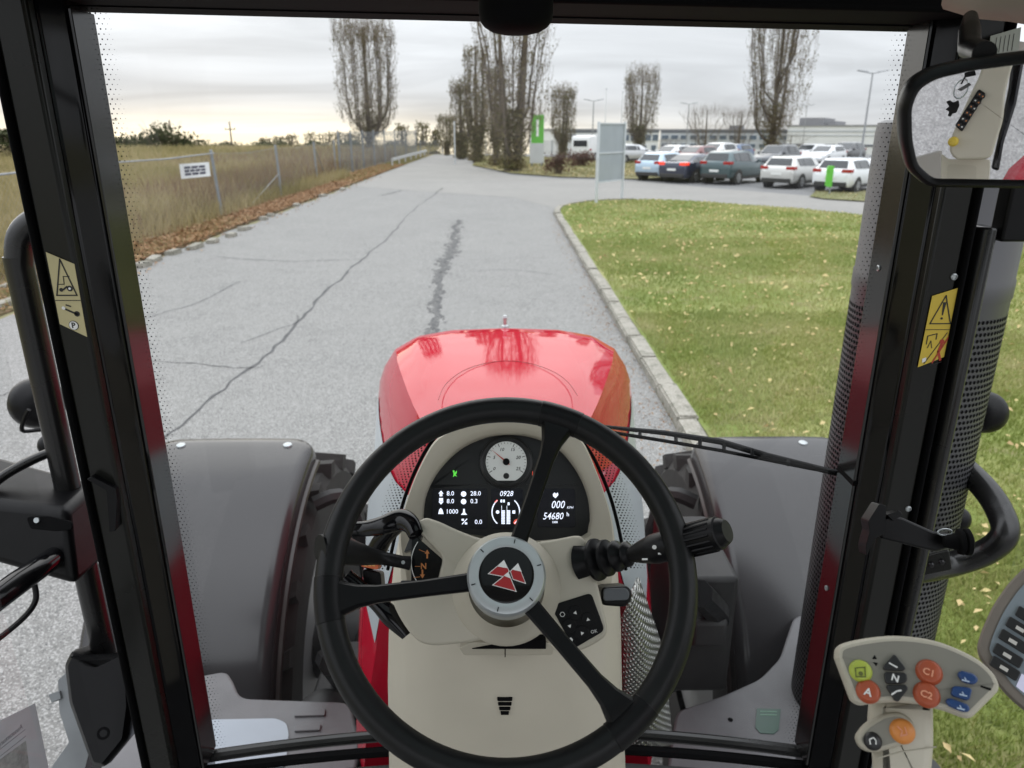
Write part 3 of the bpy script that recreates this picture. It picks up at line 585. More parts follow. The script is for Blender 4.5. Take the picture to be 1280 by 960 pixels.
# white guard rail
alu_g = mat('rail_grey', (.48, .49, .49), .5, .2, noise=.1, scale=2)
gr = empty('guard_rail', (-8.25, 57, 0), 0, 'low pale guard rail at the left road edge beyond the mesh panels', 'guard rail')
mb = MB(); f = Fr((-8.25, 57, 0), (1, 0, 0)); mb.hexa([(-8.28, 57, .45), (-8.2, 57, .45), (-8.0, 80, .45), (-8.08, 80, .45), (-8.28, 57, .66), (-8.2, 57, .66), (-8.0, 80, .66), (-8.08, 80, .66)]); schild(mb, 'rail', alu_g, gr)
for k in range(7): y = 57.2+k*3.6; x = -8.32+(y-57)*.0087; mb = MB(); mb.box(x-.05, x+.05, y-.08, y+.08, -.1, .64); schild(mb, 'post', alu_g, gr)
# utility poles far left
wood = mat('old_wood', (.07, .055, .045), .9, noise=.3, scale=8)
for i, (px, top, Y) in enumerate([(145, 138, 110), (217, 150, 125), (291, 152, 130)]):
    p = PY(px, 190, Y); z0 = gz(p.x, Y); zt = PY(px, top, Y).z; t = empty('utility_pole', (p.x, Y, z0), 0, ['wooden utility pole with a crossarm over the far field edge', 'wooden utility pole rising out of the far field bush', 'plain wooden utility pole by the thin far tree'][i], 'utility pole', 'utility poles beyond the field')
    mb = MB(); mb.tube([(0, 0, -.3), (0, 0, zt-z0)], [.16, .10], 8); mb.build('pole', wood, t)
    mb = MB(); mb.box(-.9, .9, -.06, .06, zt-z0-1.3, zt-z0-1.15); mb.build('crossarm', wood, t)
    for k in (-.8, 0, .8): mb = MB(); mb.tube([(k, 0, zt-z0-1.15), (k, 0, zt-z0-.9)], .05, 6); mb.build('insulator', wood, t)
# lamp posts and flag poles
lampgrey = mat('lamp_grey', (.30, .31, .32), .5, .4, noise=.1, scale=3)
def lamp(px, top, Y, base_py, label, r=.09):
    p = PY(px, base_py, Y); z0 = gz(p.x, Y); zt = PY(px, top, Y).z-z0; t = empty('street_lamp', (p.x, Y, z0), 0, label, 'street lamp', 'lamps on the car park')
    mb = MB(); mb.tube([(0, 0, -.2), (0, 0, zt*.3), (0, 0, zt)], [r, r*.85, r*.55], 10); mb.build('pole', lampgrey, t)
    for s in (-1, 1):
        a = mb = MB(); mb.tube([(0, 0, zt-.05), (s*.5, 0, zt+.05)], .035, 6); mb.build('arm', lampgrey, t)
        mb = MB(); mb.add([(s*.4, -.14, zt+.0), (s*1.15, -.17, zt+.13), (s*1.15, .17, zt+.13), (s*.4, .14, zt), (s*.4, -.12, zt+.1), (s*1.15, -.15, zt+.2), (s*1.15, .15, zt+.2), (s*.4, .12, zt+.1)], [(0, 1, 2, 3), (7, 6, 5, 4), (4, 5, 1, 0), (5, 6, 2, 1), (6, 7, 3, 2), (7, 4, 0, 3)]); mb.build('lamp_head', lampgrey, t, recalc=True)
lamp(1075, 91, 60, 200, 'tall slim car park lamp with two flat heads near the warehouse')
lamp(740, 126, 92, 190, 'double headed lamp post left of the two flag poles')
lamp(857, 130, 105, 190, 'thin lamp post standing by the bare branching tree')
lamp(1002, 132, 120, 190, 'far lamp post in front of the warehouse wall', .07)
for px, top in ((755, 112), (775, 116)):
    p = PY(px, 190, 90); z0 = gz(0, 90); zt = PY(px, top, 90).z-z0; t = empty('flag_pole', (p.x, 90, z0), 0, 'bare thin white flag pole behind the blank sign board', 'flag pole', 'two bare flag poles')
    mb = MB(); mb.tube([(0, 0, -.2), (0, 0, zt)], [.07, .04], 8); mb.build('pole', white_p, t); mb = MB(); mb.tube([(0, 0, zt), (0, 0, zt+.12)], [.07, .03], 8); mb.build('cap', steel, t)
# blank sign board on two posts
a = G(745, 257); b = G(777, 251.5); bd = (b-a); nrm = Vector((bd.y, -bd.x, 0)).normalized(); f = Fr((a+b)/2, nrm); t = empty('sign_board', (a+b)/2, 0, 'pale blank sign board seen from behind on two white posts at the lawn corner', 'sign')
boardm = mat('board_back', (.34, .375, .41), .45, .2, noise=.06, scale=2); alu = mat('aluminium', (.62, .65, .68), .4, .4, noise=.05, scale=5)
hw_ = bd.length/2; zt = PY(748, 152, a.y).z; zb = PY(746, 229, a.y).z
for s in (-1, 1): mb = MB(); mb.prism(f, [(s*hw_-.045, -.1), (s*hw_+.045, -.1), (s*hw_+.045, zt), (s*hw_-.045, zt)], -.045, .045); schild(mb, 'post', alu, t, bevel=.006)
mb = MB(); mb.prism(f, [(-hw_+.05, zb), (hw_-.05, zb), (hw_-.05, zt-.04), (-hw_+.05, zt-.04)], -.03, -.015); schild(mb, 'panel', boardm, t)
for z in (zb+.02, (zb+zt)/2-.02, zt-.06): mb = MB(); mb.prism(f, [(-hw_+.046, z-.025), (hw_-.046, z-.025), (hw_-.046, z+.025), (-hw_+.046, z+.025)], -.014, .02); schild(mb, 'crossbar', alu, t)
# green number one pylon
gm = mat('sign_green', (.13, .46, .06), .45, noise=.05, scale=2); wm = mat('sign_white', (.85, .86, .86), .5); sgm = mat('sign_grey', (.52, .54, .55), .5, noise=.05, scale=2)
p = G(671, 209.5); f = Fr((p.x, p.y+1.2, 0), (-.12, -1, 0)); t = empty('number_pylon', (p.x, p.y+1.2, 0), 0, 'tall pylon sign with a green top panel showing a white number one', 'sign')
A = lambda q, r_: f.px(q, r_)
(u0, v0), (u1, v1) = A(664, 179), A(680, 143.5); mb = MB(); mb.prism(f, [(u0, v0), (u1, v0), (u1, v1), (u0, v1)], -.08, .08); schild(mb, 'green_panel', gm, t, bevel=.01)
mb = MB(); text_mb(mb, f, '1', (u0+u1)/2, (v0+v1)/2, (v1-v0)*.85, .085, 0, 0, 'CENTER', .006); schild(mb, 'number', wm, t, smooth=0)
(a0, b0), (a1, b1) = A(662.5, 204), A(680, 179.3); mb = MB(); mb.prism(f, [(a0, b0), (a1, b0), (a1, b1), (a0, b1)], -.08, .08); schild(mb, 'grey_panel', sgm, t, bevel=.01)
for u in (a0+.15, a1-.15): mb = MB(); mb.prism(f, [(u-.06, -.1), (u+.06, -.1), (u+.06, b0), (u-.06, b0)], -.05, .05); schild(mb, 'post', steel, t)
# green litter bin on a post
p = G(1039, 244); t = empty('litter_bin', (p.x, p.y, .06), 0, 'bright green litter bin on a steel post before the white cars', 'litter bin')
bing = mat('bin_green', (.12, .50, .05), .4, noise=.05, scale=3); zc = 34.0; k = zc/FPX
f2 = Fr((p.x, p.y, .0), (-.35, -1, 0)); (u0, v0), (u1, v1) = f2.px(1030, 233), f2.px(1042, 207)
mb = MB(); mb.loft([[f2.at(x*(s), y, w) for x, w in [(u0, .1), (u0*.9, .26), (-.05, .30), (u1-.1, .26), (u1-.06, .1)]] for y, s in ((v0, .8), (v0+.05, .95), (v1-.1, 1), (v1, .85))], True, True); schild(mb, 'bin_body', bing, t, recalc=True)
mb = MB(); mb.prism(f2, [(u0*.8, v1-.28), (u1-.2, v1-.28), (u1-.2, v1-.16), (u0*.8, v1-.16)], .24, .302); schild(mb, 'slot', mat('bin_slot', (.02, .03, .02), .7), t)
mb = MB(); mb.tube([f2.at(u1-.02, -.05, .08), f2.at(u1-.02, v1-.1, .08)], .035, 8); schild(mb, 'post', steel, t)
# warning post at the end of the row of poplars
p = PY(565, 190, 64)
t = empty('marker_post', (PY(569, 205, 62).x, 62, 0), 0, 'slim white traffic post before the row of poplars', 'post'); mb = MB(); mb.tube([(0, 0, -.1), (0, 0, 3.2)], .05, 8); mb.build('pole', alu, t); mb = MB(); mb.tube([(0, 0, 3.2), (0, 0, 3.26)], [.065, .03], 8); mb.build('cap', alu, t)

# ================================================================== BUILDINGS
wallw = mat('wall_white', (.66, .67, .67), .6, noise=.05, scale=.6); wallg = mat('wall_grey', (.42, .44, .46), .6, noise=.06, scale=.5); dkband = mat('dark_band', (.12, .13, .15), .5); winm = mat('window_glass', (.10, .13, .17), .12, 0, noise=.4, scale=.6); roofm = mat('roof_grey', (.22, .22, .23), .7, noise=.1, scale=1)
def hall(name, label, pxl, pxr, py_top, Y, depth, wall, bands, wins, extra=(), yr=None):
    yr = yr or Y; a = PY(pxl, py_top, Y); b = PY(pxr, py_top, yr); z0 = gz(0, max(Y, yr)); H = a.z-z0; o = Vector((a.x, Y, z0)); e = Vector((b.x, yr, z0)); L = (e-o).length
    f = Fr(o, Vector(((e-o).y, -(e-o).x, 0))); t = empty(name, o, 0, label, 'building')
    mb = MB(); mb.prism(f, [(0, -.5), (L, -.5), (L, H), (0, H)], -depth, 0); schild(mb, 'wall', wall, t, smooth=0)
    mb = MB(); mb.prism(f, [(-.2, H), (L+.2, H), (L+.2, H+.22), (-.2, H+.22)], -depth-.1, .12); schild(mb, 'roof', roofm, t, smooth=0)
    for v0, v1, m in bands: mb = MB(); mb.prism(f, [(0, v0*H), (L, v0*H), (L, v1*H), (0, v1*H)], .003, .06); schild(mb, 'facade_band', m, t, smooth=0)
    for v0, v1, n, fill in wins:
        wq = None
        for k in range(n):
            u = (k+.5)*L/n; w = L/n*fill/2
            mb = MB(); mb.prism(f, [(u-w, v0*H), (u+w, v0*H), (u+w, v1*H), (u-w, v1*H)], .004, .09); fr_ = schild(mb, 'window', alu, t, smooth=0)
            mb = MB(); mb.prism(f, [(u-w+.06, v0*H+.06), (u+w-.06, v0*H+.06), (u+w-.06, v1*H-.06), (u-w+.06, v1*H-.06)], .092, .10); pn = schild(mb, 'pane', winm, t, smooth=0); pn.parent = fr_; pn.matrix_parent_inverse = Matrix.Identity(4)
    for u0, u1, h in extra: mb = MB(); mb.prism(f, [(u0*L, H+.22), (u1*L, H+.22), (u1*L, H+h), (u0*L, H+h)], -depth*.7, -1.5); schild(mb, 'roof_unit', roofm, t, smooth=0)
    return t
hall('warehouse', 'long white warehouse with dark horizontal bands behind the car park', 985, 1330, 158, 125, 30, wallw, [(.30, .38, dkband), (.66, .70, wallg), (.80, .86, wallg)], [], [(.04, .14, 1.3), (.16, .19, .8), (.45, .55, 1.0)], 108)
hall('factory_hall', 'grey factory hall with window bands behind the bare trees', 826, 1000, 163, 135, 25, wallg, [(.0, .25, wallw), (.90, 1.0, dkband)], [(.62, .82, 14, .8), (.30, .48, 14, .7)], [(.5, .6, .8)], 128)
hall('office_building', 'low white office block with a blue window band behind the white van', 712, 824, 163, 118, 20, wallw, [(.90, 1.0, dkband)], [(.56, .84, 12, .86), (.08, .40, 9, .55)], [], 122)
# ================================================================== CARS
tyre_m = mat('car_tyre', (.02, .02, .021), .8, noise=.2, scale=20); rim_m = mat('alloy', (.45, .46, .47), .3, .9); carglass = mat('car_glass', (.025, .03, .035), .06, 0, coat=.3); blackp = mat('black_plastic', (.025, .025, .027), .55); redl = mat('tail_red', (.35, .015, .012), .2, coat=.5); redlit = mat('tail_red_lit', (.9, .06, .03), .2, emit=.5); platem = mat('number_plate', (.75, .76, .74), .5); headm = mat('headlight', (.7, .72, .75), .1, .3)
ST = {
 'wagon': [(-2.25, .66, .50, .80, .82, .62), (-2.20, .82, .33, .96, .98, .74), (-2.10, .87, .28, 1.02, 1.06, .74), (-1.82, .88, .26, 1.02, 1.40, .62), (-1.62, .89, .26, 1.01, 1.46, .63), (-.5, .90, .25, .98, 1.49, .64), (.25, .90, .25, .97, 1.44, .64), (1.1, .89, .26, .95, 1.0, .74), (1.8, .86, .28, .84, .86, .70), (2.18, .78, .34, .68, .70, .62), (2.26, .62, .40, .58, .60, .5)],
 'hatch': [(-2.0, .64, .50, .82, .84, .58), (-1.95, .80, .33, .98, 1.0, .70), (-1.86, .84, .28, 1.04, 1.08, .70), (-1.55, .85, .26, 1.04, 1.40, .60), (-1.3, .86, .26, 1.03, 1.48, .62), (-.4, .87, .25, 1.0, 1.51, .62), (.2, .87, .25, .98, 1.46, .62), (1.0, .86, .26, .97, 1.03, .70), (1.6, .83, .28, .86, .88, .66), (1.92, .74, .34, .70, .72, .58), (2.0, .6, .4, .6, .62, .5)],
 'sedan': [(-2.35, .66, .50, .85, .87, .62), (-2.30, .82, .33, 1.0, 1.02, .74), (-2.2, .87, .28, 1.04, 1.07, .72), (-1.75, .88, .26, 1.04, 1.10, .70), (-1.0, .89, .26, 1.01, 1.40, .60), (-.4, .90, .25, .99, 1.46, .62), (.3, .90, .25, .97, 1.41, .62), (1.15, .89, .26, .95, 1.0, .72), (1.85, .86, .28, .84, .86, .70), (2.22, .78, .34, .68, .70, .62), (2.3, .62, .40, .58, .60, .5)],
 'suv': [(-2.22, .68, .55, .95, .97, .62), (-2.17, .84, .38, 1.10, 1.12, .74), (-2.08, .89, .33, 1.14, 1.18, .74), (-1.85, .90, .31, 1.14, 1.55, .64), (-1.6, .91, .31, 1.12, 1.63, .65), (-.5, .92, .30, 1.08, 1.67, .66), (.2, .92, .30, 1.06, 1.62, .66), (1.05, .91, .31, 1.04, 1.1, .76), (1.75, .88, .33, .96, .98, .74), (2.15, .80, .38, .80, .82, .66), (2.22, .64, .45, .68, .70, .54)],
 'van': [(-2.45, .80, .45, 1.0, 1.9, .78), (-2.40, .90, .34, 1.02, 2.05, .82), (-2.2, .93, .30, 1.05, 2.12, .84), (-1.2, .95, .28, 1.08, 2.16, .85), (0, .95, .28, 1.08, 2.16, .85), (.7, .95, .28, 1.08, 2.12, .84), (1.15, .94, .28, 1.08, 1.85, .80), (1.7, .93, .28, 1.06, 1.16, .80), (2.1, .90, .30, .95, 1.0, .76), (2.4, .82, .36, .78, .80, .70), (2.46, .66, .42, .66, .68, .56)]}
def ring(st):
    x, w, zb, zs, zt, wt = st
    h = [(w*.86, zb), (w*.98, zb+.14), (w, (zb+zs)/2+.06), (w*.975, zs), (wt+.0, zt-.045), (wt*.84, zt)]
    return [Vector((x, -a, b)) for a, b in h]+[Vector((x, a, b)) for a, b in reversed(h)]
def lerp_st(S, x):
    for i in range(len(S)-1):
        if S[i][0] <= x <= S[i+1][0]:
            t = (x-S[i][0])/(S[i+1][0]-S[i][0]); return tuple(a+(b-a)*t for a, b in zip(S[i], S[i+1]))
    return S[-1]
def make_car(style, paint, plate=True, lit=False):
    S = ST[style]; t = empty('parked_car'); t['category'] = 'car'; wr = .35 if style in ('suv', 'van') else .32
    Sd = [];
    for i in range(len(S)-1):
        for k in range(3): q = k/3; Sd.append(tuple(a+(b-a)*q for a, b in zip(S[i], S[i+1])))
    Sd.append(S[-1]); mb = MB(); mb.loft([ring(s) for s in Sd], True, True); body = mb.build('body', paint, t, smooth=42, recalc=True)
    # lower trim
    zb = S[4][2]; mb = MB()
    for s in (-1, 1): mb.box(-1.7, 1.6, s*S[4][1]-.02, s*S[4][1]+.015, zb-.04, zb+.10)
    mb.build('sill', blackp, t)
    mb = MB(); r0 = S[1]; mb.box(r0[0]-.075, r0[0]+.15, -r0[1]*.88, r0[1]*.88, r0[2]-.04, r0[2]+.16); mb.build('rear_bumper', blackp, t, bevel=.03)
    # side windows
    if style == 'van': spans = [(.55, 1.25)]; 
    else:
        xr = S[3][0]+.18; xf = S[7][0]-.30; m1 = xr+(xf-xr)*.22; m2 = xr+(xf-xr)*.60; spans = [(xr, m1-.04), (m1, m2-.03), (m2+.03, xf)]
    for s in (-1, 1):
        for a, b in spans:
            P = []; 
            for x, lo in ((a, 1), (b, 1), (b, 0), (a, 0)):
                q = lerp_st(S, x); zl, wl = q[3]+.02, q[1]*.975; zh, wh = q[4]-.045, q[5]; f = .06 if lo else .90
                P.append(Vector((x, s*(wl+(wh-wl)*f+.012), zl+(zh-zl)*f)))
            mb = MB(); mb.add(P+[p-Vector((0, s*.02, 0)) for p in P], [(0, 1, 2, 3), (4, 7, 6, 5), (0, 4, 5, 1), (1, 5, 6, 2), (2, 6, 7, 3), (3, 7, 4, 0)]); mb.build('window', carglass, t, smooth=0, recalc=True)
    # rear and front screens
    def screen(i, j, nm, a=.08, b=.92):
        A, B = S[i], S[j]; P = []
        for k, s in ((a, -1), (a, 1), (b, 1), (b, -1)):
            q = tuple(x+(y-x)*k for x, y in zip(A, B)); P.append(Vector((q[0], s*(q[5]*.86), q[4])))
        n = (P[1]-P[0]).cross(P[3]-P[0]).normalized(); n = n if n.z > 0 else -n; P = [p+n*.012 for p in P]; mb = MB(); mb.add(P+[p-n*.02 for p in P], [(0, 1, 2, 3), (4, 7, 6, 5), (0, 4, 5, 1), (1, 5, 6, 2), (2, 6, 7, 3), (3, 7, 4, 0)]); mb.build(nm, carglass, t, smooth=0, recalc=True)
    if style == 'van': 
        screen(6, 7, 'windscreen')
        mb = MB(); mb.box(-2.475, -2.43, -.62, .62, 1.25, 1.75); mb.build('rear_window', carglass, t, bevel=.01)
    elif style == 'sedan': screen(3, 4, 'rear_window'); screen(6, 7, 'windscreen')
    else: screen(2, 3, 'rear_window', .02, .95); screen(6, 7, 'windscreen')
    # lights, plate, mirrors
    zs = S[2][3]
    for s in (-1, 1):
        mb = MB(); x0 = S[1][0]; w = S[2][1]
        mb.hexa([Vector(p) for p in ((x0-.04, s*w*.52, zs-.13), (x0-.02, s*w*.97, zs-.13), (x0+.24, s*(w+.012), zs-.12), (x0+.2, s*w*.6, zs-.12), (x0-.04, s*w*.52, zs+.01), (x0-.02, s*w*.97, zs+.02), (x0+.24, s*(w+.012), zs+.03), (x0+.2, s*w*.6, zs+.02))]); mb.build('tail_light', redlit if lit else redl, t, recalc=True, bevel=.01)
        mb = MB(); xf = S[8][0]; wf = S[8][1]; mb.box(xf+.1, xf+.36, s*wf*.72-.12, s*wf*.72+.12, .62, .76); mb.build('headlight', headm, t, bevel=.02)
        mb = MB(); q = lerp_st(S, .75); mb.box(.66, .80, s*(q[1]+.02)-.08, s*(q[1]+.02)+.09, q[3]+.02, q[3]+.17); mb.build('wing_mirror', paint, t, bevel=.03)
    if plate: mb = MB(); mb.box(S[0][0]-.03, S[0][0]+.02, -.26, .26, .64, .75); mb.build('number_plate', platem, t)
    # wheels
    xr_, xf_ = (-1.32 if style != 'hatch' else -1.2), (1.38 if style != 'hatch' else 1.28)
    for x in (xr_, xf_):
        for s in (-1, 1):
            f = Fr((x, s*(lerp_st(S, x)[1]-.17), wr), (0, s, 0)); wl = None
            mb = MB(); mb.lathe(f, [(wr+.065, -.06), (wr+.065, .178)], 24); mb.build('wheel_arch', blackp, t)
            mb = MB(); mb.lathe(f, [(wr*.6, -.04), (wr*.92, -.04), (wr, .0), (wr, .15), (wr*.93, .19), (wr*.66, .195)], 28); w_ = mb.build('wheel', tyre_m, t)
            mb = MB(); mb.lathe(f, [(wr*.66, .185), (wr*.62, .20), (wr*.5, .197), (wr*.14, .203), (.02, .205)], 28)
            mb.build('rim', rim_m, w_)
            mb = MB()
            for k in range(5): a = 2*math.pi*k/5; c, sn = math.cos(a), math.sin(a); mb.prism(f, [(c*wr*.22-sn*.03, sn*wr*.22+c*.03), (c*wr*.52-sn*.07, sn*wr*.52+c*.07), (c*wr*.56, sn*wr*.56), ], .2005, .206)
            mb.build('rim_opening', blackp, w_, smooth=0)
    return t
def paint(n, c, metal=.3): return mat('paint_'+n, c, .32, metal, coat=1.0, noise=.04, scale=2)
HD = R(45)
def park(t, px, py, label, group, heading=HD, off=0):
    p = G(px, py); t.location = (p.x, p.y, 0.004 if p.y < 85 else gz(p.x, p.y)); t.rotation_euler = (0, 0, heading); t['label'] = label; t['group'] = group; return t
GF = 'cars parked nose in along the side road'; GB = 'cars in the rows further back'
# (px, py) is the ground point under the middle of the car
FRONT = [('hatch', 'ice', (.42, .55, .66), 833, 224.5, 'small pale blue hatchback at the end of the parked row'), ('sedan', 'navy', (.02, .028, .06), 868, 226.5, 'dark navy saloon with a lit tail light'), ('suv', 'teal', (.045, .085, .095), 918, 228.5, 'dark teal estate car between the navy saloon and the silver estate'), ('wagon', 'silver', (.60, .60, .58), 994, 233, 'pale silver estate car beside the dark teal one'), ('wagon', 'white', (.78, .80, .82), 1060, 238, 'white estate car behind the green litter bin')]
for st, n, c, px, py, lb in FRONT: park(make_car(st, paint(n, c, .0 if n == 'white' else .3), lit=(n == 'navy')), px, py, lb, GF)
park(make_car('suv', paint('darkvan', (.035, .04, .05))), 968, 212, 'dark people carrier facing the silver estate car', GB, HD+math.pi)
park(make_car('suv', paint('greysilver', (.42, .43, .44))), 1110, 219, 'grey silver car facing the white estate car', GB, HD+math.pi)
park(make_car('van', paint('whitevan', (.78, .79, .80), 0)), 738, 201, 'white delivery van parked before the office block', GB, R(62))
park(make_car('wagon', paint('silver2', (.55, .56, .58))), 792, 203.5, 'silver car half hidden behind the blank sign board', GB, R(20))
BK = [(838, 206, 'wagon', 'whiteb', 'white car in the back row behind the pale blue hatchback'), (868, 208, 'wagon', 'maroon', 'dark red car in the back row behind the navy saloon'), (893, 206, 'suv', 'whiteb', 'white car in the back row above the teal estate'), (915, 203, 'wagon', 'blueb', 'blue car far back in the car park beside a white one'), (1030, 206, 'wagon', 'whiteb', 'white car in the back row above the white estate car'), (1010, 203, 'wagon', 'silver2', 'silver car in the back row beside the people carrier'), (1055, 204, 'suv', 'blackb', 'black car in the back row next to a white one')]
cl = {'maroon': (.16, .03, .03), 'whiteb': (.78, .79, .8), 'blueb': (.04, .09, .2), 'blackb': (.02, .02, .024)}
for px, py, st, n, lb in BK: park(make_car(st, paint(n, cl.get(n, (.7, .7, .7)))), px, py, lb, GB, HD+math.pi)
# ================================================================== TRACTOR
TR = empty('tractor', (0, 0, 0), 0, 'red tractor with a cream dashboard and black cab frame standing on the asphalt road', 'tractor')
red = mat('bonnet_red', (.50, .008, .030), .5, 0, coat=.72, spec=0, noise=.03, scale=3); silverdecal = mat('decal_silver', (.50, .54, .57), .35, .2, noise=.03, scale=4)
cream = mat('cream_plastic', (.50, .465, .38), .46, noise=.05, scale=7, bump=.12, bscale=900, rvar=.06); cream2 = mat('cream_plastic_dark', (.42, .39, .315), .5, noise=.05, scale=12, bump=.12, bscale=900)
blk = mat('black_moulded', (.003, .003, .0036), .34, spec=.2, noise=.25, scale=30, bump=.10, bscale=1200, rvar=.08); blkg = mat('black_gloss', (.004, .004, .0048), .10, spec=.35, noise=.15, scale=5, rvar=.05); blks = mat('black_satin_paint', (.009, .009, .009), .26, noise=.2, scale=6, rvar=.10); blkm = mat('black_matte', (.004, .004, .0044), .8, spec=.08)
rubber = mat('steering_rubber', (.0040, .0044, .0047), .38, spec=.26, noise=.2, scale=60, bump=.06, bscale=1500, rvar=.05); pan = mat('pillar_panel', (.008, .0082, .0070), .28, spec=.3, noise=.12, scale=4, rvar=.07)
fend = mat('mudguard_plastic', (.030, .0285, .030), .22, noise=.06, scale=3, rvar=.05, bump=.05, bscale=200); greyp = mat('grey_platform', (.125, .125, .13), .62, noise=.16, scale=10, bump=.25, bscale=300); dusty = mat('dusty_tyre', (.018, .016, .0145), .8, noise=.35, scale=12, bump=.3, bscale=60); silver = mat('hub_silver', (.46, .49, .50), .33, .55, noise=.04, scale=60); oily = mat('chassis_dark', (.018, .0175, .0175), .6, noise=.35, scale=14)
white_i = mat('white_print', (.78, .78, .76), .6); dialw = mat('dial_white', (.60, .62, .60), .5, emit=.12); lcd = mat('lcd_glow', (.80, .86, 1.0), .5, emit=.85); lcdbg = mat('lcd_panel', (.010, .011, .018), .25); clbl = mat('cluster_black', (.016, .017, .018), .33, noise=.1, scale=30)
grn_i = mat('indicator_green', (.10, .62, .06), .5, emit=.7); red_i = mat('indicator_red', (.75, .09, .05), .5, emit=.6); amber = mat('print_orange', (.55, .20, .06), .55); needle = mat('needle_red', (.55, .07, .04), .5)
def part(mb, name, m, parent=None, **k): return mb.build(name, m, parent or TR, **k)
def fpoly(fr, L, w=0, r=0, n=4):
    q = fr.pxs(L, w); return rpoly(q, r, n) if r else q
def pxm(fr, px=640, py=480):     # metres per pixel on the frame near its origin
    return (fr.o-CAM).dot(Vector((math.sin(YAW)*math.cos(PITCH), math.cos(YAW)*math.cos(PITCH), -math.sin(PITCH))))/FPX
def tpx(mb, fr, s, px, py, cap, w, **k):
    u, v = fr.px(px, py, w); return text_mb(mb, fr, s, u, v, cap*pxm(fr)/.70, w, **k)
# ------------------------------------------------------------------ bonnet
BST = [(1.30, 2.212, .10, 2.200, .150, 2.160, .262, 1.78, .325, 1.35), (1.45, 2.204, .14, 2.191, .205, 2.138, .315, 1.80, .375, 1.35), (1.7, 2.189, .195, 2.175, .265, 2.110, .350, 1.84, .405, 1.36), (2.0, 2.166, .25, 2.150, .335, 2.070, .380, 1.88, .428, 1.38), (2.25, 2.143, .285, 2.123, .382, 2.036, .415, 1.88, .445, 1.40), (2.36, 2.129, .29, 2.105, .390, 2.010, .425, 1.86, .45, 1.38), (2.42, 2.105, .28, 2.078, .385, 1.975, .422, 1.83, .445, 1.36), (2.46, 2.04, .265, 2.01, .37, 1.92, .41, 1.80, .44, 1.35), (2.49, 1.90, .24, 1.88, .34, 1.80, .38, 1.70, .42, 1.30)]
def bst(y):
    for i in range(len(BST)-1):
        if BST[i][0] <= y <= BST[i+1][0]:
            t = (y-BST[i][0])/(BST[i+1][0]-BST[i][0]); return tuple(a+(b-a)*t for a, b in zip(BST[i], BST[i+1]))
    return BST[0] if y < 2 else BST[-1]
def bsec(s):
    y, zt, a, za, b, zb, c, zc, d_, zd = s
    q = [(d_, zd), ((c+d_)/2+.008, (zc+zd)/2), (c, zc), (b+.018, zb-.05), (b, zb), ((a+b)/2+.012, (za+zb)/2+.012), (a+.012, za-.006), (a-.012, za+.004), (a*.6, zt-.004), (0, zt)]
    return [Vector((-x, y-.10*(x/.45)**2*(1 if y > 2.2 else 0)*(y-2.2)/.29, z)) for x, z in q]+[Vector((x, y-.10*(x/.45)**2*(1 if y > 2.2 else 0)*(y-2.2)/.29, z)) for x, z in reversed(q[:-1])]
ysd = sorted(set(list(np.linspace(1.30, 2.25, 9))+list(np.linspace(2.25, 2.49, 11))))
mb = MB(); mb.loft([bsec(bst(float(min(2.4899, y)))) for y in ysd], False, True); bon = part(mb, 'bonnet', red, smooth=26)
for s in (-1, 1):     # silver side decals
    mb = MB(); n = 16; V = []
    for i in range(n+1):
        y = 1.305+(2.28-1.305)*i/n; sec = bsec(bst(y))[:5][::-1]   # shoulder, ..., foot on the left side
        sec = [Vector((-s*p.x, p.y, p.z)) if s > 0 else p.copy() for p in sec]
        def along(f):
            k = min(3, int(f)); return sec[k].lerp(sec[k+1], f-k)
        for f in np.linspace(1.15+.35*i/n, 2.30-.35*i/n, 4): p = along(float(f)); V.append((p.x+s*.003, p.y, p.z+.0015))
    mb.add(V, [(4*i+j, 4*i+4+j, 4*i+5+j, 4*i+1+j) for i in range(n) for j in range(3)]); part(mb, 'side_decal', silverdecal, bon, recalc=True)
def ontop(px, py):    # bonnet top surface hit by a view ray
    for k in range(600):
        y = 1.3+k*.002; p = PY(px, py, y); q = bst(y)
        if p.z <= q[1]: return p+Vector((0, 0, .0018))
    return p
seam = mat('seam_dark', (.30, .02, .03), .5)
mb = MB(); P = [ontop(a, b) for a, b in spline([(548, 500), (556, 482), (575, 466), (600, 456), (630, 451.5), (660, 454), (690, 464), (710, 478), (722, 495)] and [Vector((a, b)) for a, b in [(548, 500), (556, 482), (575, 466), (600, 456), (630, 451.5), (660, 454), (690, 464), (710, 478), (722, 495)]], 5)]
mb.tube([p-Vector((0, 0, .0012)) for p in P], .0009, 4); part(mb, 'panel_seam', seam, bon)
mb = MB(); f = Fr((.0, 2.36, 2.128), (0, 0, 1), (0, 1, 0)); mb.lathe(f, [(.014, 0), (.012, .008), (.006, .012), (.006, .03), (.009, .034), (.006, .042), (.001, .044)], 12); part(mb, 'cap_stud', silver, bon)
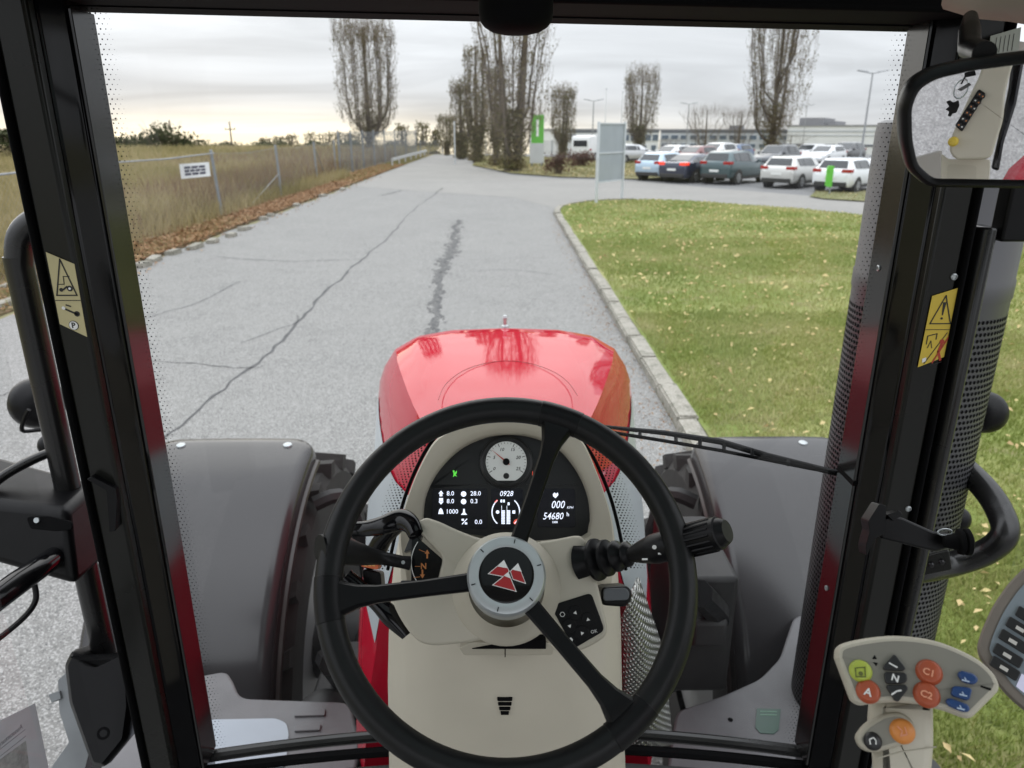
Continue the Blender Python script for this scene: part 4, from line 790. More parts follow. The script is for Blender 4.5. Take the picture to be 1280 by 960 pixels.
# ------------------------------------------------------------------ front mudguards and wheels
AX = Vector((0, 2.6, .72))
def mudguard(x0, x1, inner):
    def g(s, t):
        a = R(90)+R(102)*t; e = 2*s-1; rr_ = .93-.008*abs(e)**3-.06*max(0, (abs(e)-.93)/.07)**1.6-(.03*(1-t/.04)**2 if t < .04 else 0)
        a += .10*max(0, (abs(e)-.72)/.28)**2*max(0, 1-t/.10)
        return Vector((x0+(x1-x0)*s, AX.y+math.cos(a)*rr_, AX.z+math.sin(a)*rr_))
    mb = MB(); mb.grid(g, 40, 40); o = part(mb, 'mudguard', fend, smooth=60, solid=.012)
    for px in inner:
        p = Vector((px, AX.y-.10, AX.z+.929)); q = Fr(p, (0, -.11, 1), (0, 1, 0)); mb = MB(); mb.lathe(q, [(.017, -.01), (.016, .004), (.009, .008), (.001, .009)], 12); part(mb, 'bolt', silver, o)
    e = x1 if abs(x1) < abs(x0) else x0; sg = 1 if e < 0 else -1
    mb = MB()   # edge bead along the inner side
    P = [Vector((e+sg*.006, AX.y+math.cos(R(92)+R(100)*t)*.862, AX.z+math.sin(R(92)+R(100)*t)*.862)) for t in np.linspace(.04, 1, 24)]
    mb.tube(P, .011, 6); part(mb, 'edge_bead', mat('bead', (.03, .022, .020), .35), o)
    return o
mudguard(-1.30, -.705, (-1.19, -.80)); mudguard(.695, 1.27, (1.10,))
def wheel(xc, hw):
    f = Fr((xc, AX.y, AX.z), (1, 0, 0)); w = empty('front_wheel'); w.parent = TR
    mb = MB(); mb.lathe(f, [(.40, -hw*.8), (.55, -hw*.98), (.70, -hw), (.74, -hw*.9), (.755, -hw*.5), (.76, 0), (.755, hw*.5), (.74, hw*.9), (.70, hw), (.55, hw*.98), (.40, hw*.8)], 48, caps=False); part(mb, 'tyre', dusty, w)
    mb = MB()
    for k in range(22):
        for s in (-1, 1):
            a = 2*math.pi*(k+(.5 if s > 0 else 0))/22
            def pt(x, ang, r): return Vector((xc+x, AX.y+math.cos(ang)*r, AX.z+math.sin(ang)*r))
            mb.hexa([pt(s*.01, a, .74), pt(s*hw*1.01, a-.20, .71), pt(s*hw*1.01, a-.11, .71), pt(s*.01, a+.07, .74), pt(s*.01, a+.01, .805), pt(s*hw*1.02, a-.19, .77), pt(s*hw*1.02, a-.12, .77), pt(s*.01, a+.06, .805)])
    part(mb, 'tread_lugs', dusty, w, smooth=0, recalc=True)
    mb = MB(); mb.lathe(f, [(.40, -hw*.7), (.38, -hw*.6), (.30, -.05), (.12, -.02), (.12, .02), (.30, .05), (.38, hw*.6), (.40, hw*.7)], 32); part(mb, 'rim', mat('rim_grey', (.30, .30, .30), .5, .3), w)
wheel(-.985, .285); wheel(.985, .27)
mb = MB(); mb.tube([(-.95, AX.y, .70), (-.45, AX.y, .68), (.45, AX.y, .68), (.95, AX.y, .70)], [.13, .15, .15, .13], 12); mb.box(-.28, .28, 1.3, 2.9, .55, 1.38); mb.tube([(-.55, AX.y-.05, .72), (-.63, AX.y-.05, .76)], .22, 16); mb.tube([(.55, AX.y-.05, .72), (.63, AX.y-.05, .76)], .22, 16)
part(mb, 'front_axle', oily, smooth=35, bevel=.02)
for s in (-1, 1):
    mb = MB(); mb.tube(spline([Vector((s*.70, 2.42, 1.45)), Vector((s*.60, 2.46, 1.45)), Vector((s*.55, 2.5, 1.2)), Vector((s*.55, 2.55, .9))], 5), .03, 8); part(mb, 'mudguard_bracket', oily)
mb = MB()
mb.box(.44, .60, 1.62, 1.95, 1.30, 1.66); mb.box(.47, .56, 1.55, 1.64, 1.50, 1.58); part(mb, 'engine_box', oily, bevel=.012)
mb = MB(); mb.lathe(Fr((.53, 1.80, 1.66), (0, 0, 1), (0, 1, 0)), [(.02, 0), (.02, .02), (.012, .03), (.012, .05), (.001, .052)], 10); part(mb, 'clamp_bolt', silver)
mb = MB(); mb.tube(spline([Vector((.46, 1.5, 1.7)), Vector((.55, 1.62, 1.55)), Vector((.58, 1.8, 1.35)), Vector((.5, 2.0, 1.1))], 5), .035, 8); mb.tube(spline([Vector((-.43, 1.5, 1.5)), Vector((-.50, 1.7, 1.35)), Vector((-.52, 1.9, 1.1))], 5), .03, 8); part(mb, 'hose', blk)
# bracket stubs left of the bonnet
mb = MB(); mb.box(-.60, -.46, 1.75, 2.1, 1.0, 1.10); mb.lathe(Fr((-.53, 1.72, 1.12), (0, 0, 1), (0, 1, 0)), [(.08, -.05), (.08, .04), (.05, .07), (.02, .08)], 20); part(mb, 'steering_knuckle', oily, bevel=.01)
# ------------------------------------------------------------------ grey platforms seen through the foot of the windscreen
f = Fr((0, 1.4, 1.34), (0, 0, 1), (0, 1, 0))
mb = MB(); mb.prism(f, fpoly(f, [(150, 850), (240, 846), (283, 838), (291, 850), (300, 872), (438, 877), (452, 930), (440, 985), (120, 985)], 0, .03), -.12, 0); pl = part(mb, 'step_platform', greyp, bevel=.008, seg=3)
for q in ([(370, 890), (407, 888), (406, 896), (368, 897)], [(370, 909), (402, 907), (400, 914.5), (368, 916)]):
    mb = MB(); mb.prism(f, fpoly(f, q, 0, .002), .0005, .006); part(mb, 'raised_pad', greyp, pl, bevel=.002)
mb = MB(); mb.prism(f, fpoly(f, [(240, 901), (345, 899), (358, 905), (361, 918), (357, 960), (240, 960)], 0, .012), .0008, .003); part(mb, 'pale_inset', mat('pale_inset', (.30, .34, .39), .4, noise=.05, scale=8), pl)
mb = MB(); mb.prism(f, fpoly(f, [(845, 888), (905, 868), (950, 848), (975, 822), (992, 770), (1040, 760), (1060, 990), (830, 985)], 0, .03), -.12, 0); pr = part(mb, 'step_platform', greyp, bevel=.008, seg=3)
gst = mat('green_sticker', (.012, .055, .035), .35)
mb = MB(); mb.prism(f, fpoly(f, [(946, 886), (976, 887), (973, 913), (967, 918), (950, 917), (944, 910)], 0, .002), .0008, .002); gs = part(mb, 'green_sticker', gst, pr)
mb = MB(); mb.prism(f, circ(*f.px(913, 900), .006), .0008, .002); part(mb, 'drain_hole', blkm, pr)
gt = mat('sticker_ink', (.10, .20, .14), .5); mb = MB()
for yy in (889.5, 893.5): mb.prism(f, fpoly(f, [(950, yy), (971, yy+.4), (971, yy+2), (950, yy+1.6)]), .0022, .0026)
part(mb, 'sticker_lines', gt, pr)
# silver heat mat beside the column
def quilt_mat():
    m = bpy.data.materials.new('heat_mat_foil'); m.use_nodes = True; t = m.node_tree; b = t.nodes['Principled BSDF']; b.inputs['Metallic'].default_value = 1; b.inputs['Roughness'].default_value = .32; b.inputs['Base Color'].default_value = (.42, .42, .40, 1)
    g = t.nodes.new('ShaderNodeNewGeometry'); hs = []
    for sc, rot in ((1, R(38)), (1, R(-38))):
        mp = t.nodes.new('ShaderNodeMapping'); mp.inputs['Rotation'].default_value = (0, rot, 0); t.links.new(g.outputs['Position'], mp.inputs[0])
        w = t.nodes.new('ShaderNodeTexWave'); w.inputs['Scale'].default_value = 38; w.inputs['Distortion'].default_value = .6; w.inputs['Detail'].default_value = 1; t.links.new(mp.outputs[0], w.inputs[0]); hs.append(w.outputs[1])
    mu = t.nodes.new('ShaderNodeMath'); mu.operation = 'MULTIPLY'; t.links.new(hs[0], mu.inputs[0]); t.links.new(hs[1], mu.inputs[1])
    bp = t.nodes.new('ShaderNodeBump'); bp.inputs['Strength'].default_value = 1; bp.inputs['Distance'].default_value = .006; t.links.new(mu.outputs[0], bp.inputs['Height']); t.links.new(bp.outputs[0], b.inputs['Normal']); return m
def hm(s, t):
    L = [(776, 775), (780, 820), (780, 870), (778, 940)]; Rr = [(797, 722), (824, 800), (832, 850), (840, 930)]; M_ = [(786, 735), (800, 800), (808, 860), (812, 935)]
    k = t*3; i = min(2, int(k)); q = k-i; ip = lambda A: (A[i][0]+(A[i+1][0]-A[i][0])*q, A[i][1]+(A[i+1][1]-A[i][1])*q)
    a, b = ip(L), ip(Rr); x = a[0]+(b[0]-a[0])*s; y = a[1]+(b[1]-a[1])*s
    return PY(x, y, 1.255-.03*math.sin(math.pi*s)+.05*s*s+.006*math.sin(t*9+s*3))
mb = MB(); mb.grid(hm, 10, 18); part(mb, 'heat_mat', quilt_mat(), smooth=180, solid=.006)
# ------------------------------------------------------------------ windscreen
XG = .585
def glY(x): return 1.15+.055*(1-(x/.6)**2)
ZB, ZT = 1.585, 2.93
mb = MB(); mb.grid(lambda s, t: Vector((-XG-.02+(2*XG+.04)*s, glY(-XG+2*XG*s), ZB+(ZT-ZB)*t)), 24, 4); ws = part(mb, 'windscreen', glass_mat('windscreen_glass', (.965, .98, .972), .55), smooth=180)
frit = mat('frit_black', (.006, .006, .006), .3)
for s in (-1, 1):      # printed dot band
    mb = MB(); zz = ZB+.01; k = 0
    while zz < ZT:
        for c in range(4):
            x = s*(XG-.006-.0068*c-(.0034 if k % 2 else 0)); r_ = .0016-.00036*c; y = glY(x)-.0015
            if c > 0 or True: mb.add([(x+r_*math.cos(a), y, zz+r_*math.sin(a)) for a in np.linspace(0, 2*math.pi, 7)[:6]], [(5, 4, 3, 2, 1, 0)])
        zz += .0066; k += 1
    part(mb, 'dot_band', frit, ws, smooth=0, kind='stuff')
    mb = MB(); mb.box(s*XG-.004, s*XG+.004, 1.146, 1.153, ZB, ZT); part(mb, 'edge_seal', blkm, ws)
def gpt(px, py, off=.02):
    Y = 1.19
    for _ in range(6): p = PY(px, py, Y); Y = glY(p.x)+off
    return PY(px, py, Y)
HE = ([(546, 545), (532, 566), (519, 592), (508, 620), (500, 648), (494, 675), (486, 712)], [(721, 545), (737, 566), (750, 592), (761, 620), (769, 648), (775, 675), (781, 712)])
for s_, L in zip((-1, 1), HE):
    P = [gpt(v.x, v.y, -.002) for v in spline([Vector(q) for q in L], 8)]; mb = MB(); mb.tube([p+Vector((s_*.002, 0, 0)) for p in P], .0035, 6); part(mb, 'edge_seal', blkm, ws)
    mb = MB(); acc = 0; k = 0
    for i in range(len(P)-1):
        a_, b_ = P[i], P[i+1]; seg_ = (b_-a_).length
        while acc < seg_:
            p = a_.lerp(b_, acc/seg_)
            for c in range(5):
                x = p.x+s_*(.009+.0062*c+(.0031 if k % 2 else 0)); y = glY(x)-.0015; r_ = .0019-.00028*c; mb.add([(x+r_*math.cos(a), y, p.z+r_*math.sin(a)) for a in np.linspace(0, 2*math.pi, 7)[:6]], [(5, 4, 3, 2, 1, 0)])
            acc += .0056; k += 1
        acc -= seg_
    part(mb, 'dot_band', frit, ws, smooth=0, kind='stuff')
# lower frame bar, ledge, header
mb = MB(); P = [Vector((x, glY(x)-.012+.01*(1-abs(x)/.58), 1.582)) for x in np.linspace(-.60, .60, 25)]; mb.tube(P, .0115, 10); part(mb, 'lower_frame', blks)
mb = MB(); P = [Vector((x, glY(x)-.032, 1.566)) for x in np.linspace(-.60, .60, 25)]; mb.tube(P, .010, 8); part(mb, 'lower_seal', blkm)
ledge = mat('ledge_rubber', (.050, .050, .050), .55, noise=.2, scale=20, bump=.15, bscale=400)
mb = MB(); mb.loft([[Vector((x, glY(x)-.045, 1.545)), Vector((x, glY(x)-.17, 1.525)), Vector((x, glY(x)-.40, 1.50)), Vector((x, glY(x)-.40, 1.42)), Vector((x, glY(x)-.045, 1.42))] for x in np.linspace(-.585, .585, 25)], True, True); ldg = part(mb, 'front_ledge', ledge, smooth=30, recalc=True)
for s in (-1, 1):
    mb = MB(); mb.hexa([Vector((s*a, b, c)) for a, b, c in ((.245, .80, 1.50), (.56, .78, 1.50), (.56, 1.08, 1.532), (.27, 1.115, 1.54), (.245, .80, 1.515), (.555, .78, 1.515), (.555, 1.07, 1.549), (.28, 1.10, 1.556))]); part(mb, 'ledge_panel', ledge, ldg, bevel=.005, recalc=True)
mb = MB(); mb.hexa([Vector(p) for p in ((-.66, 1.02, 2.912), (.70, 1.02, 2.884), (.70, 1.22, 2.884), (-.66, 1.22, 2.912), (-.66, 1.0, 3.02), (.70, 1.0, 3.02), (.70, 1.24, 3.02), (-.66, 1.24, 3.02))]); part(mb, 'header', blkm, bevel=.006)
mb = MB(); mb.hexa([Vector(p) for p in ((-.58, 1.14, 2.9085), (.60, 1.14, 2.884), (.60, 1.16, 2.884), (-.58, 1.16, 2.9085), (-.58, 1.14, 2.93), (.60, 1.14, 2.93), (.60, 1.16, 2.93), (-.58, 1.16, 2.93))]); part(mb, 'header_trim', blkm)
dc = PY(645, 15, .96); mb = MB(); rw = 41*1.0/FPX*.98
mb.loft([[Vector((dc.x+rw*k*math.cos(a), dc.y+rw*1.1*k*math.sin(a), dc.z+z)) for a in np.linspace(0, 2*math.pi, 29)[:28]] for k, z in ((1, .06), (1, -.002), (.97, -.010), (.86, -.016), (.66, -.021), (.4, -.0235), (.1, -.0243))], True, True); part(mb, 'roof_dome', blkm, smooth=50)
roofi = mat('headliner', (.45, .43, .39), .8, noise=.05, scale=20)
mb = MB(); z0, z1 = 3.02, 3.10
for x0, x1, y0, y1 in ((-.80, .80, .80, 1.26), (-.80, .80, -.95, -.20), (-.80, -.45, -.20, .80), (.45, .80, -.20, .80)): mb.box(x0, x1, y0, y1, z0, z1)
rf_ = part(mb, 'roof', roofi, smooth=0)
mb = MB(); mb.box(-.455, .455, -.205, .805, 3.101, 3.106); part(mb, 'added_light_hatch', glass_mat('added_hatch_glass', (.42, .45, .44), .6), rf_, smooth=0)  # unseen roof opening and pane, added so sky light brightens the cab
# ------------------------------------------------------------------ front pillars
def vprism(xy, z0, z1):
    mb = MB(); ar = sum(xy[i-1][0]*xy[i][1]-xy[i][0]*xy[i-1][1] for i in range(len(xy)))
    if ar < 0: xy = xy[::-1]
    n = len(xy); mb.add([(x, y, z0) for x, y in xy]+[(x, y, z1) for x, y in xy], [tuple(range(n-1, -1, -1)), tuple(range(n, 2*n))]+[(i, (i+1) % n, n+(i+1) % n, n+i) for i in range(n)]); return mb
PIL = {}; strip = mat('trim_strip', (.05, .05, .05), .14, .75, noise=.12, scale=5, rvar=.05)
for s in (-1, 1):
    X = lambda v: s*v
    pil = part(vprism([(X(.590), 1.17), (X(.580), 1.150), (X(.577), 1.088), (X(.583), 1.082), (X(.600), 1.060), (X(.652), 1.058), (X(.658), 1.09), (X(.658), 1.17)], 1.30, 3.02), 'front_pillar', blkg, bevel=.003); PIL[s] = pil
    part(vprism([(X(.601), 1.0585), (X(.601), 1.044), (X(.605), 1.040), (X(.643), 1.040), (X(.646), 1.044), (X(.646), 1.0585)], 1.30, 3.0), 'pillar_panel', pan, pil, bevel=.002)
    part(vprism([(X(.648), 1.056), (X(.648), 1.036), (X(.652), 1.032), (X(.656), 1.036), (X(.657), 1.07)], 1.30, 3.0), 'door_seal', blkm, pil, bevel=.002)
    if s > 0: part(vprism([(X(.664), 1.085), (X(.664), 1.040), (X(.672), 1.028), (X(.684), 1.030), (X(.688), 1.07)], 1.30, 2.62), 'door_frame', blks, pil, bevel=.004)
    mb = MB(); mb.box(min(X(.5765), X(.5715)), max(X(.5765), X(.5715)), 1.090, 1.149, 1.60, 2.90); part(mb, 'trim_strip', strip, pil, bevel=.001)
# bolts on the right pillar
for px, py in ((1122, 335), (1189, 343), (1157, 629), (1062, 735)):
    p = PY(px, py, 1.057 if px > 1130 else 1.12); 
    q = Fr((min(p.x, .64) if px > 1130 else .571, 1.039 if px > 1130 else 1.12, p.z), (0, -1, 0) if px > 1130 else (-1, 0, 0)); mb = MB(); mb.lathe(q, [(.0048, -.004), (.0048, .0012), (.0032, .002), (.0030, .0005), (.0005, .0005)], 12); part(mb, 'bolt', silver, PIL[1])
# glossy cover strip joints
mb = MB(); p = PY(1070, 594, 1.12); mb.box(.5705, .578, 1.088, 1.1495, p.z-.004, p.z+.004); part(mb, 'joint', blkm, PIL[1])
# stickers
ylw = mat('sticker_yellow', (.62, .45, .05), .45, noise=.04, scale=40); pale = mat('sticker_pale', (.52, .46, .25), .45, noise=.05, scale=40); inkb = mat('sticker_black', (.012, .012, .012), .5); inkr = mat('sticker_red', (.40, .04, .02), .5)
def line(mb, fr, pts, wd, w0, w1, closed=False):
    q = [Vector(p) for p in pts]; m = len(q)
    for i in range(m if closed else m-1):
        a, b = q[i], q[(i+1) % m]; d_ = (b-a); n_ = Vector((-d_.y, d_.x)).normalized()*wd/2; e = d_.normalized()*wd*.4; a2, b2 = a-e, b+e
        mb.prism(fr, [tuple(a2-n_), tuple(b2-n_), tuple(b2+n_), tuple(a2+n_)], w0, w1)
f = Fr((-.63, 1.0385, 2.47), (0, -1, 0)); card = [(57.5, 315), (93, 330), (109, 421), (75, 405)]; q = fpoly(f, card)
mb = MB(); mb.prism(f, q, 0, .0006); st = part(mb, 'warning_sticker', pale, PIL[-1], smooth=0)
u0 = min(a for a, b in q); u1 = max(a for a, b in q); v0 = min(b for a, b in q); v1 = max(b for a, b in q); W_, H_ = u1-u0, v1-v0
S = lambda x, y: (u0+x*W_, v0+y*H_)
mb = MB(); lw = W_*.035
line(mb, f, [S(.50, .92), S(.88, .50), S(.12, .50)], lw*1.3, .0007, .0012, True); line(mb, f, [S(.0, .44), S(1, .44)], lw*.7, .0007, .0011)
mb.prism(f, circ(*S(.66, .58), W_*.11, 14), .0007, .0011); mb.prism(f, circ(*S(.33, .565), W_*.075, 12), .0007, .0011); line(mb, f, [S(.25, .63), S(.48, .63), S(.50, .72), S(.72, .72)], lw*.8, .0007, .0011); line(mb, f, [S(.42, .57), S(.56, .60)], lw*1.8, .0007, .0011)
line(mb, f, [S(.28, .345), S(.75, .275)], lw*2.0, .0007, .0011); mb.prism(f, circ(*S(.74, .28), W_*.11, 12), .0007, .0011); line(mb, f, [S(.40, .385), S(.55, .37)], lw*1.5, .0007, .0011); mb.prism(f, circ(*S(.53, .14), W_*.19, 20), .0007, .0010)
part(mb, 'pictogram', inkb, PIL[-1], smooth=0)
for cx, cy, r__, n__ in ((.53, .14, .165, 20), (.28, .35, .07, 12), (.66, .58, .05, 10)): mb = MB(); mb.prism(f, circ(*S(cx, cy), W_*r__, n__), .0012, .0015); part(mb, 'pictogram_ground', white_i, PIL[-1], smooth=0)
mb = MB(); text_mb(mb, f, 'P', *S(.53, .14), W_*.30, .0016, 0, 0, 'CENTER', .0004); part(mb, 'letter', inkb, PIL[-1], smooth=0)
f = Fr((.64, 1.0385, 2.45), (0, -1, 0)); card = [(1165, 370), (1200, 359), (1180, 446), (1147, 459)]; q = fpoly(f, card)
mb = MB(); mb.prism(f, q, 0, .0006); part(mb, 'warning_sticker', ylw, PIL[1], smooth=0)
u0 = min(a for a, b in q); u1 = max(a for a, b in q); v0 = min(b for a, b in q); v1 = max(b for a, b in q); W_, H_ = u1-u0, v1-v0; lw = W_*.03
mb = MB(); line(mb, f, [S(.54, .90), S(.90, .555), S(.14, .555)], lw*1.3, .0007, .0012, True); line(mb, f, [S(.03, .48), S(.97, .48)], lw*.7, .0007, .0011)
mb.prism(f, [S(.48, .82), S(.60, .82), S(.56, .66), S(.52, .66)], .0007, .0011); mb.prism(f, circ(*S(.54, .62), W_*.045, 10), .0007, .0011); line(mb, f, [S(.20, .05), S(.85, .44)], lw, .0007, .0011)
line(mb, f, [S(.15, .30), S(.15, .40), S(.48, .43), S(.48, .36)], lw*1.1, .0007, .0011); line(mb, f, [S(.22, .25), S(.30, .34), S(.38, .25)], lw*.8, .0007, .0011); line(mb, f, [S(.45, .03), S(.85, .07)], lw*.6, .0007, .0011); part(mb, 'pictogram', inkb, PIL[1], smooth=0)
mb = MB(); mb.prism(f, circ(*S(.72, .33), W_*.09, 12), .0007, .0012); line(mb, f, [S(.72, .30), S(.66, .20), S(.78, .10)], lw*3, .0007, .0011); line(mb, f, [S(.50, .06), S(.95, .40)], lw*1.6, .0007, .0013); part(mb, 'struck_figure', inkr, PIL[1], smooth=0)
mb = MB(); mb.prism(f, [S(.12, .06), S(.26, .08), S(.24, .13), S(.10, .11)], .0007, .0011); part(mb, 'pictogram_ground', white_i, PIL[1], smooth=0)
# side windows
gs_ = glass_mat('side_glass', (.98, .985, .98), .6)
for s in (-1, 1):
    mb = MB(); mb.add([(s*.765, -.9, 1.32), (s*.72, 1.03, 1.32), (s*.72, 1.03, 2.98), (s*.765, -.9, 2.98)], [(0, 1, 2, 3)]); part(mb, 'side_window', gs_, smooth=0)
# floor and rear frame behind the driver
mb = MB(); mb.box(-.70, .70, -.9, 1.15, 1.18, 1.25); part(mb, 'cab_floor', ledge)
for s in (-1,): part(vprism([(s*.66, -.92), (s*.76, -.92), (s*.76, -.80), (s*.66, -.80)], 1.2, 3.03), 'rear_pillar', blkg, bevel=.01)
# ------------------------------------------------------------------ dashboard column
def tilt(px, py, D, deg, yaw=0):
    return Fr(PD(px, py, D), (math.sin(R(yaw))*math.cos(R(deg)), -math.cos(R(yaw))*math.cos(R(deg)), math.sin(R(deg))))
def radial(poly, n, c=(0, 0)):
    out = []; m = len(poly)
    for k in range(n):
        a = 2*math.pi*k/n; d_ = (math.cos(a), math.sin(a)); best = 0
        for i in range(m):
            x0, y0 = poly[i-1][0]-c[0], poly[i-1][1]-c[1]; x1, y1 = poly[i][0]-c[0], poly[i][1]-c[1]; ex, ey = x1-x0, y1-y0; den = d_[0]*ey-d_[1]*ex
            if abs(den) < 1e-12: continue
            t = (x0*ey-y0*ex)/den; u = (x0*d_[1]-y0*d_[0])/den
            if t > 0 and -1e-6 <= u <= 1+1e-6: best = max(best, t)
        out.append((c[0]+d_[0]*best, c[1]+d_[1]*best))
    return out
CF = tilt(634, 615, 1.02, 30)
outer = [tuple(p) for p in spline([Vector(p) for p in CF.pxs([(497, 668), (503, 640), (512, 612), (524, 583), (542, 551), (565, 537), (600, 527.5), (637, 524), (675, 527.5), (708, 537), (729, 551), (746, 588), (758, 622), (767, 655), (771, 690)])], 5)]+CF.pxs([(765, 735), (500, 735)])
inner = [tuple(p) for p in spline([Vector(p) for p in CF.pxs([(527, 645), (531, 617), (547, 587), (574, 560), (606, 545), (637, 541), (668, 545), (700, 560), (723, 588), (736, 617), (740, 645), (737, 661), (727, 671), (640, 677), (540, 671), (529, 660)])], 5, True)]
NR = 96; Ro, Ri = radial(outer, NR), radial(inner, NR); mixr = lambda t: [(a[0]+(b[0]-a[0])*t, a[1]+(b[1]-a[1])*t) for a, b in zip(Ro, Ri)]
ringat = lambda uv, w: [CF.at(u, v, w) for u, v in uv]
mb = MB(); mb.loft([ringat([(a*1.02, b*1.02) for a, b in Ro], -.17), ringat(Ro, -.012), ringat(mixr(.03), -.002), ringat(mixr(.14), .006), ringat(mixr(.55), .002), ringat(mixr(.90), -.004), ringat(mixr(.98), -.010), ringat(Ri, -.014), ringat(Ri, -.040)], True, False)
dash = part(mb, 'dashboard_hood', cream, smooth=40, recalc=True)
WF = -.026
IC = part(MB().prism(CF, [(a*1.01, b*1.01) for a, b in Ri], -.050, WF-.001), 'instrument_cluster', clbl, smooth=0)
def cl(mb, name, m, **k): return part(mb, name, m, IC, smooth=0, **k)
cpx = lambda L, w=WF: CF.pxs(L, w)
mpp = pxm(CF)
mb = MB(); mb.prism(CF, rpoly(cpx([(540, 611), (609, 611), (609, 661), (540, 661)]), .003), WF-.0008, WF+.0002); cl(mb, 'left_screen', lcdbg)
mb = MB(); mb.prism(CF, rpoly(cpx([(614, 611), (654, 611), (654, 661), (614, 661)]), .003), WF-.0008, WF+.0002); cl(mb, 'middle_screen', lcdbg)
mb = MB(); mb.prism(CF, rpoly(cpx([(672, 611), (719, 611), (719, 659), (672, 659)]), .003), WF-.0008, WF+.0002); cl(mb, 'right_screen', lcdbg)
for nm, L in (('panel_left', [(537, 612), (549, 586), (572, 566), (600, 566), (600, 590), (610, 606), (537, 606)]), ('panel_right', [(664, 566), (696, 566), (718, 588), (722, 606), (656, 606), (664, 590)])):
    mb = MB(); mb.prism(CF, rpoly(cpx(L), .004), WF-.0008, WF+.0006); part(mb, nm, clbl, IC, smooth=0)
# dial
dcx, dcy = 632.8, 577.5; rad = 26.5*mpp; c0 = CF.px(dcx, dcy, WF)
mb = MB(); mb.lathe(Fr(CF.at(*c0, WF), CF.n), [(rad*1.30, -.001), (rad*1.28, .004), (rad*1.18, .006), (rad*1.06, .003), (rad*1.03, .0012)], 40, caps=False); part(mb, 'dial_surround', clbl, IC)
ang0 = -math.asin(.90); arc = [(c0[0]+rad*math.cos(a), c0[1]+rad*math.sin(a)) for a in np.linspace(ang0, math.pi-ang0, 44)]
mb = MB(); mb.prism(CF, arc, WF, WF+.0016); cl(mb, 'dial_face', dialw)
mb = MB()
for k in range(26):
    a = R(212)-R(244)*k/25; big = k % 5 == 0; r0 = rad*(.80 if big else .88); wd = .00045 if big else .00025; c, s = math.cos(a), math.sin(a)
    mb.prism(CF, [(c0[0]+c*r-s*q, c0[1]+s*r+c*q) for r, q in ((r0, -wd), (rad*.97, -wd), (rad*.97, wd), (r0, wd))], WF+.0017, WF+.0019)
for s_, a, b in (('0', 617.5, 586), ('5', 617.5, 572), ('10', 627, 562), ('15', 640.6, 562), ('20', 647.6, 572), ('25', 647.6, 586)): tpx(mb, CF, s_, a, b, 4.2, WF+.0018, shear=.25, bold=.0001)
mb.prism(CF, circ(*CF.px(632.8, 595, WF), 3.8*mpp), WF+.0017, WF+.0022); cl(mb, 'dial_marks', inkb)
mb = MB(); n0 = Vector(CF.px(614, 562, WF)); cc_ = Vector(c0); d_ = (n0-cc_).normalized(); q = Vector((-d_.y, d_.x))
mb.prism(CF, [tuple(n0), tuple(cc_+q*.0011), tuple(cc_-d_*.006+q*.0008), tuple(cc_-d_*.006-q*.0008), tuple(cc_-q*.0011)], WF+.0028, WF+.0036); cl(mb, 'dial_needle', needle)
mb = MB(); mb.lathe(Fr(CF.at(*c0, WF), CF.n), [(4.4*mpp, .001), (4.4*mpp, .005), (3.6*mpp, .006), (.0002, .006)], 20); part(mb, 'needle_cap', blk, IC)
# glowing figures
W1 = WF+.0006
for s_, a, b, h in (('8.0', 563, 617, 5.6), ('8.0', 563, 626.7, 5.6), ('28.0', 594.5, 617, 5.6), ('0.3', 592.6, 626.7, 5.6), ('1000', 565, 639.6, 5.6), ('0.0', 598, 652.6, 5.6)):
    mb = MB(); tpx(mb, CF, s_, a, b, h, W1, bold=.00005); cl(mb, 'readout', lcd)
mb = MB(); tpx(mb, CF, '0928', 632.8, 617.3, 6.6, W1, shear=.2, bold=.00005, sx=.92); cl(mb, 'clock_readout', lcd)
mb = MB(); tpx(mb, CF, '000', 697, 631.2, 9.5, W1, shear=.25, bold=.00005, sx=.85); cl(mb, 'speed_readout', lcd)
mb = MB(); tpx(mb, CF, 'KPH', 712.5, 634.5, 3, W1, shear=.2); cl(mb, 'unit_readout', lcd)
mb = MB(); tpx(mb, CF, '54680', 691, 645.5, 8.6, W1, shear=.25, bold=.00005, sx=.85); cl(mb, 'hours_readout', lcd)
mb = MB(); tpx(mb, CF, 'h', 709.8, 643, 5, W1, bold=.0001); tpx(mb, CF, '1000', 693.5, 652.8, 2.6, W1, bold=.0001); cl(mb, 'small_readout', lcd)
def icon(name, polys, m=lcd, w=W1):
    mb = MB()
    for L in polys: mb.prism(CF, cpx(L, w), w-.0001, w+.0002)
    cl(mb, name, m)
icon('up_icon', [[(548, 617), (551.3, 613.2), (554.5, 617)], [(549.5, 617.3), (553, 617.3), (553, 620.3), (549.5, 620.3)]]); icon('down_icon', [[(548, 627), (551.3, 630.7), (554.5, 627)], [(549, 622.5), (553.8, 622.5), (553.8, 626.6), (549, 626.6)]])
def disc(px, py, r): return [(px+r*math.cos(a), py+r*math.sin(a)) for a in np.linspace(0, 2*math.pi, 15)[:14]]
icon('flow_icon', [disc(579.5, 617.5, 3.4)]); icon('flow_icon', [disc(579.5, 627, 3.4)]); icon('shaft_icon', [[(549, 637), (551, 635), (553, 637), (554.5, 642.5), (547.8, 642.5)]]); icon('lever_icon', [[(579, 636), (581, 636), (581.3, 640.5), (584, 643.5), (576, 643.5), (578.7, 640.5)]]); icon('ratio_icon', [[(577, 655), (583.5, 648), (584.3, 648.8), (577.8, 655.8)], [(577, 648.5), (580, 648.5), (580, 651), (577, 651)], [(581, 653), (584, 653), (584, 655.5), (581, 655.5)]])
icon('turtle_icon', [[(691, 618), (693, 615.5), (695, 617.5), (697, 615.5), (698, 618.5), (694.5, 622.8), (691.5, 620.5)]])
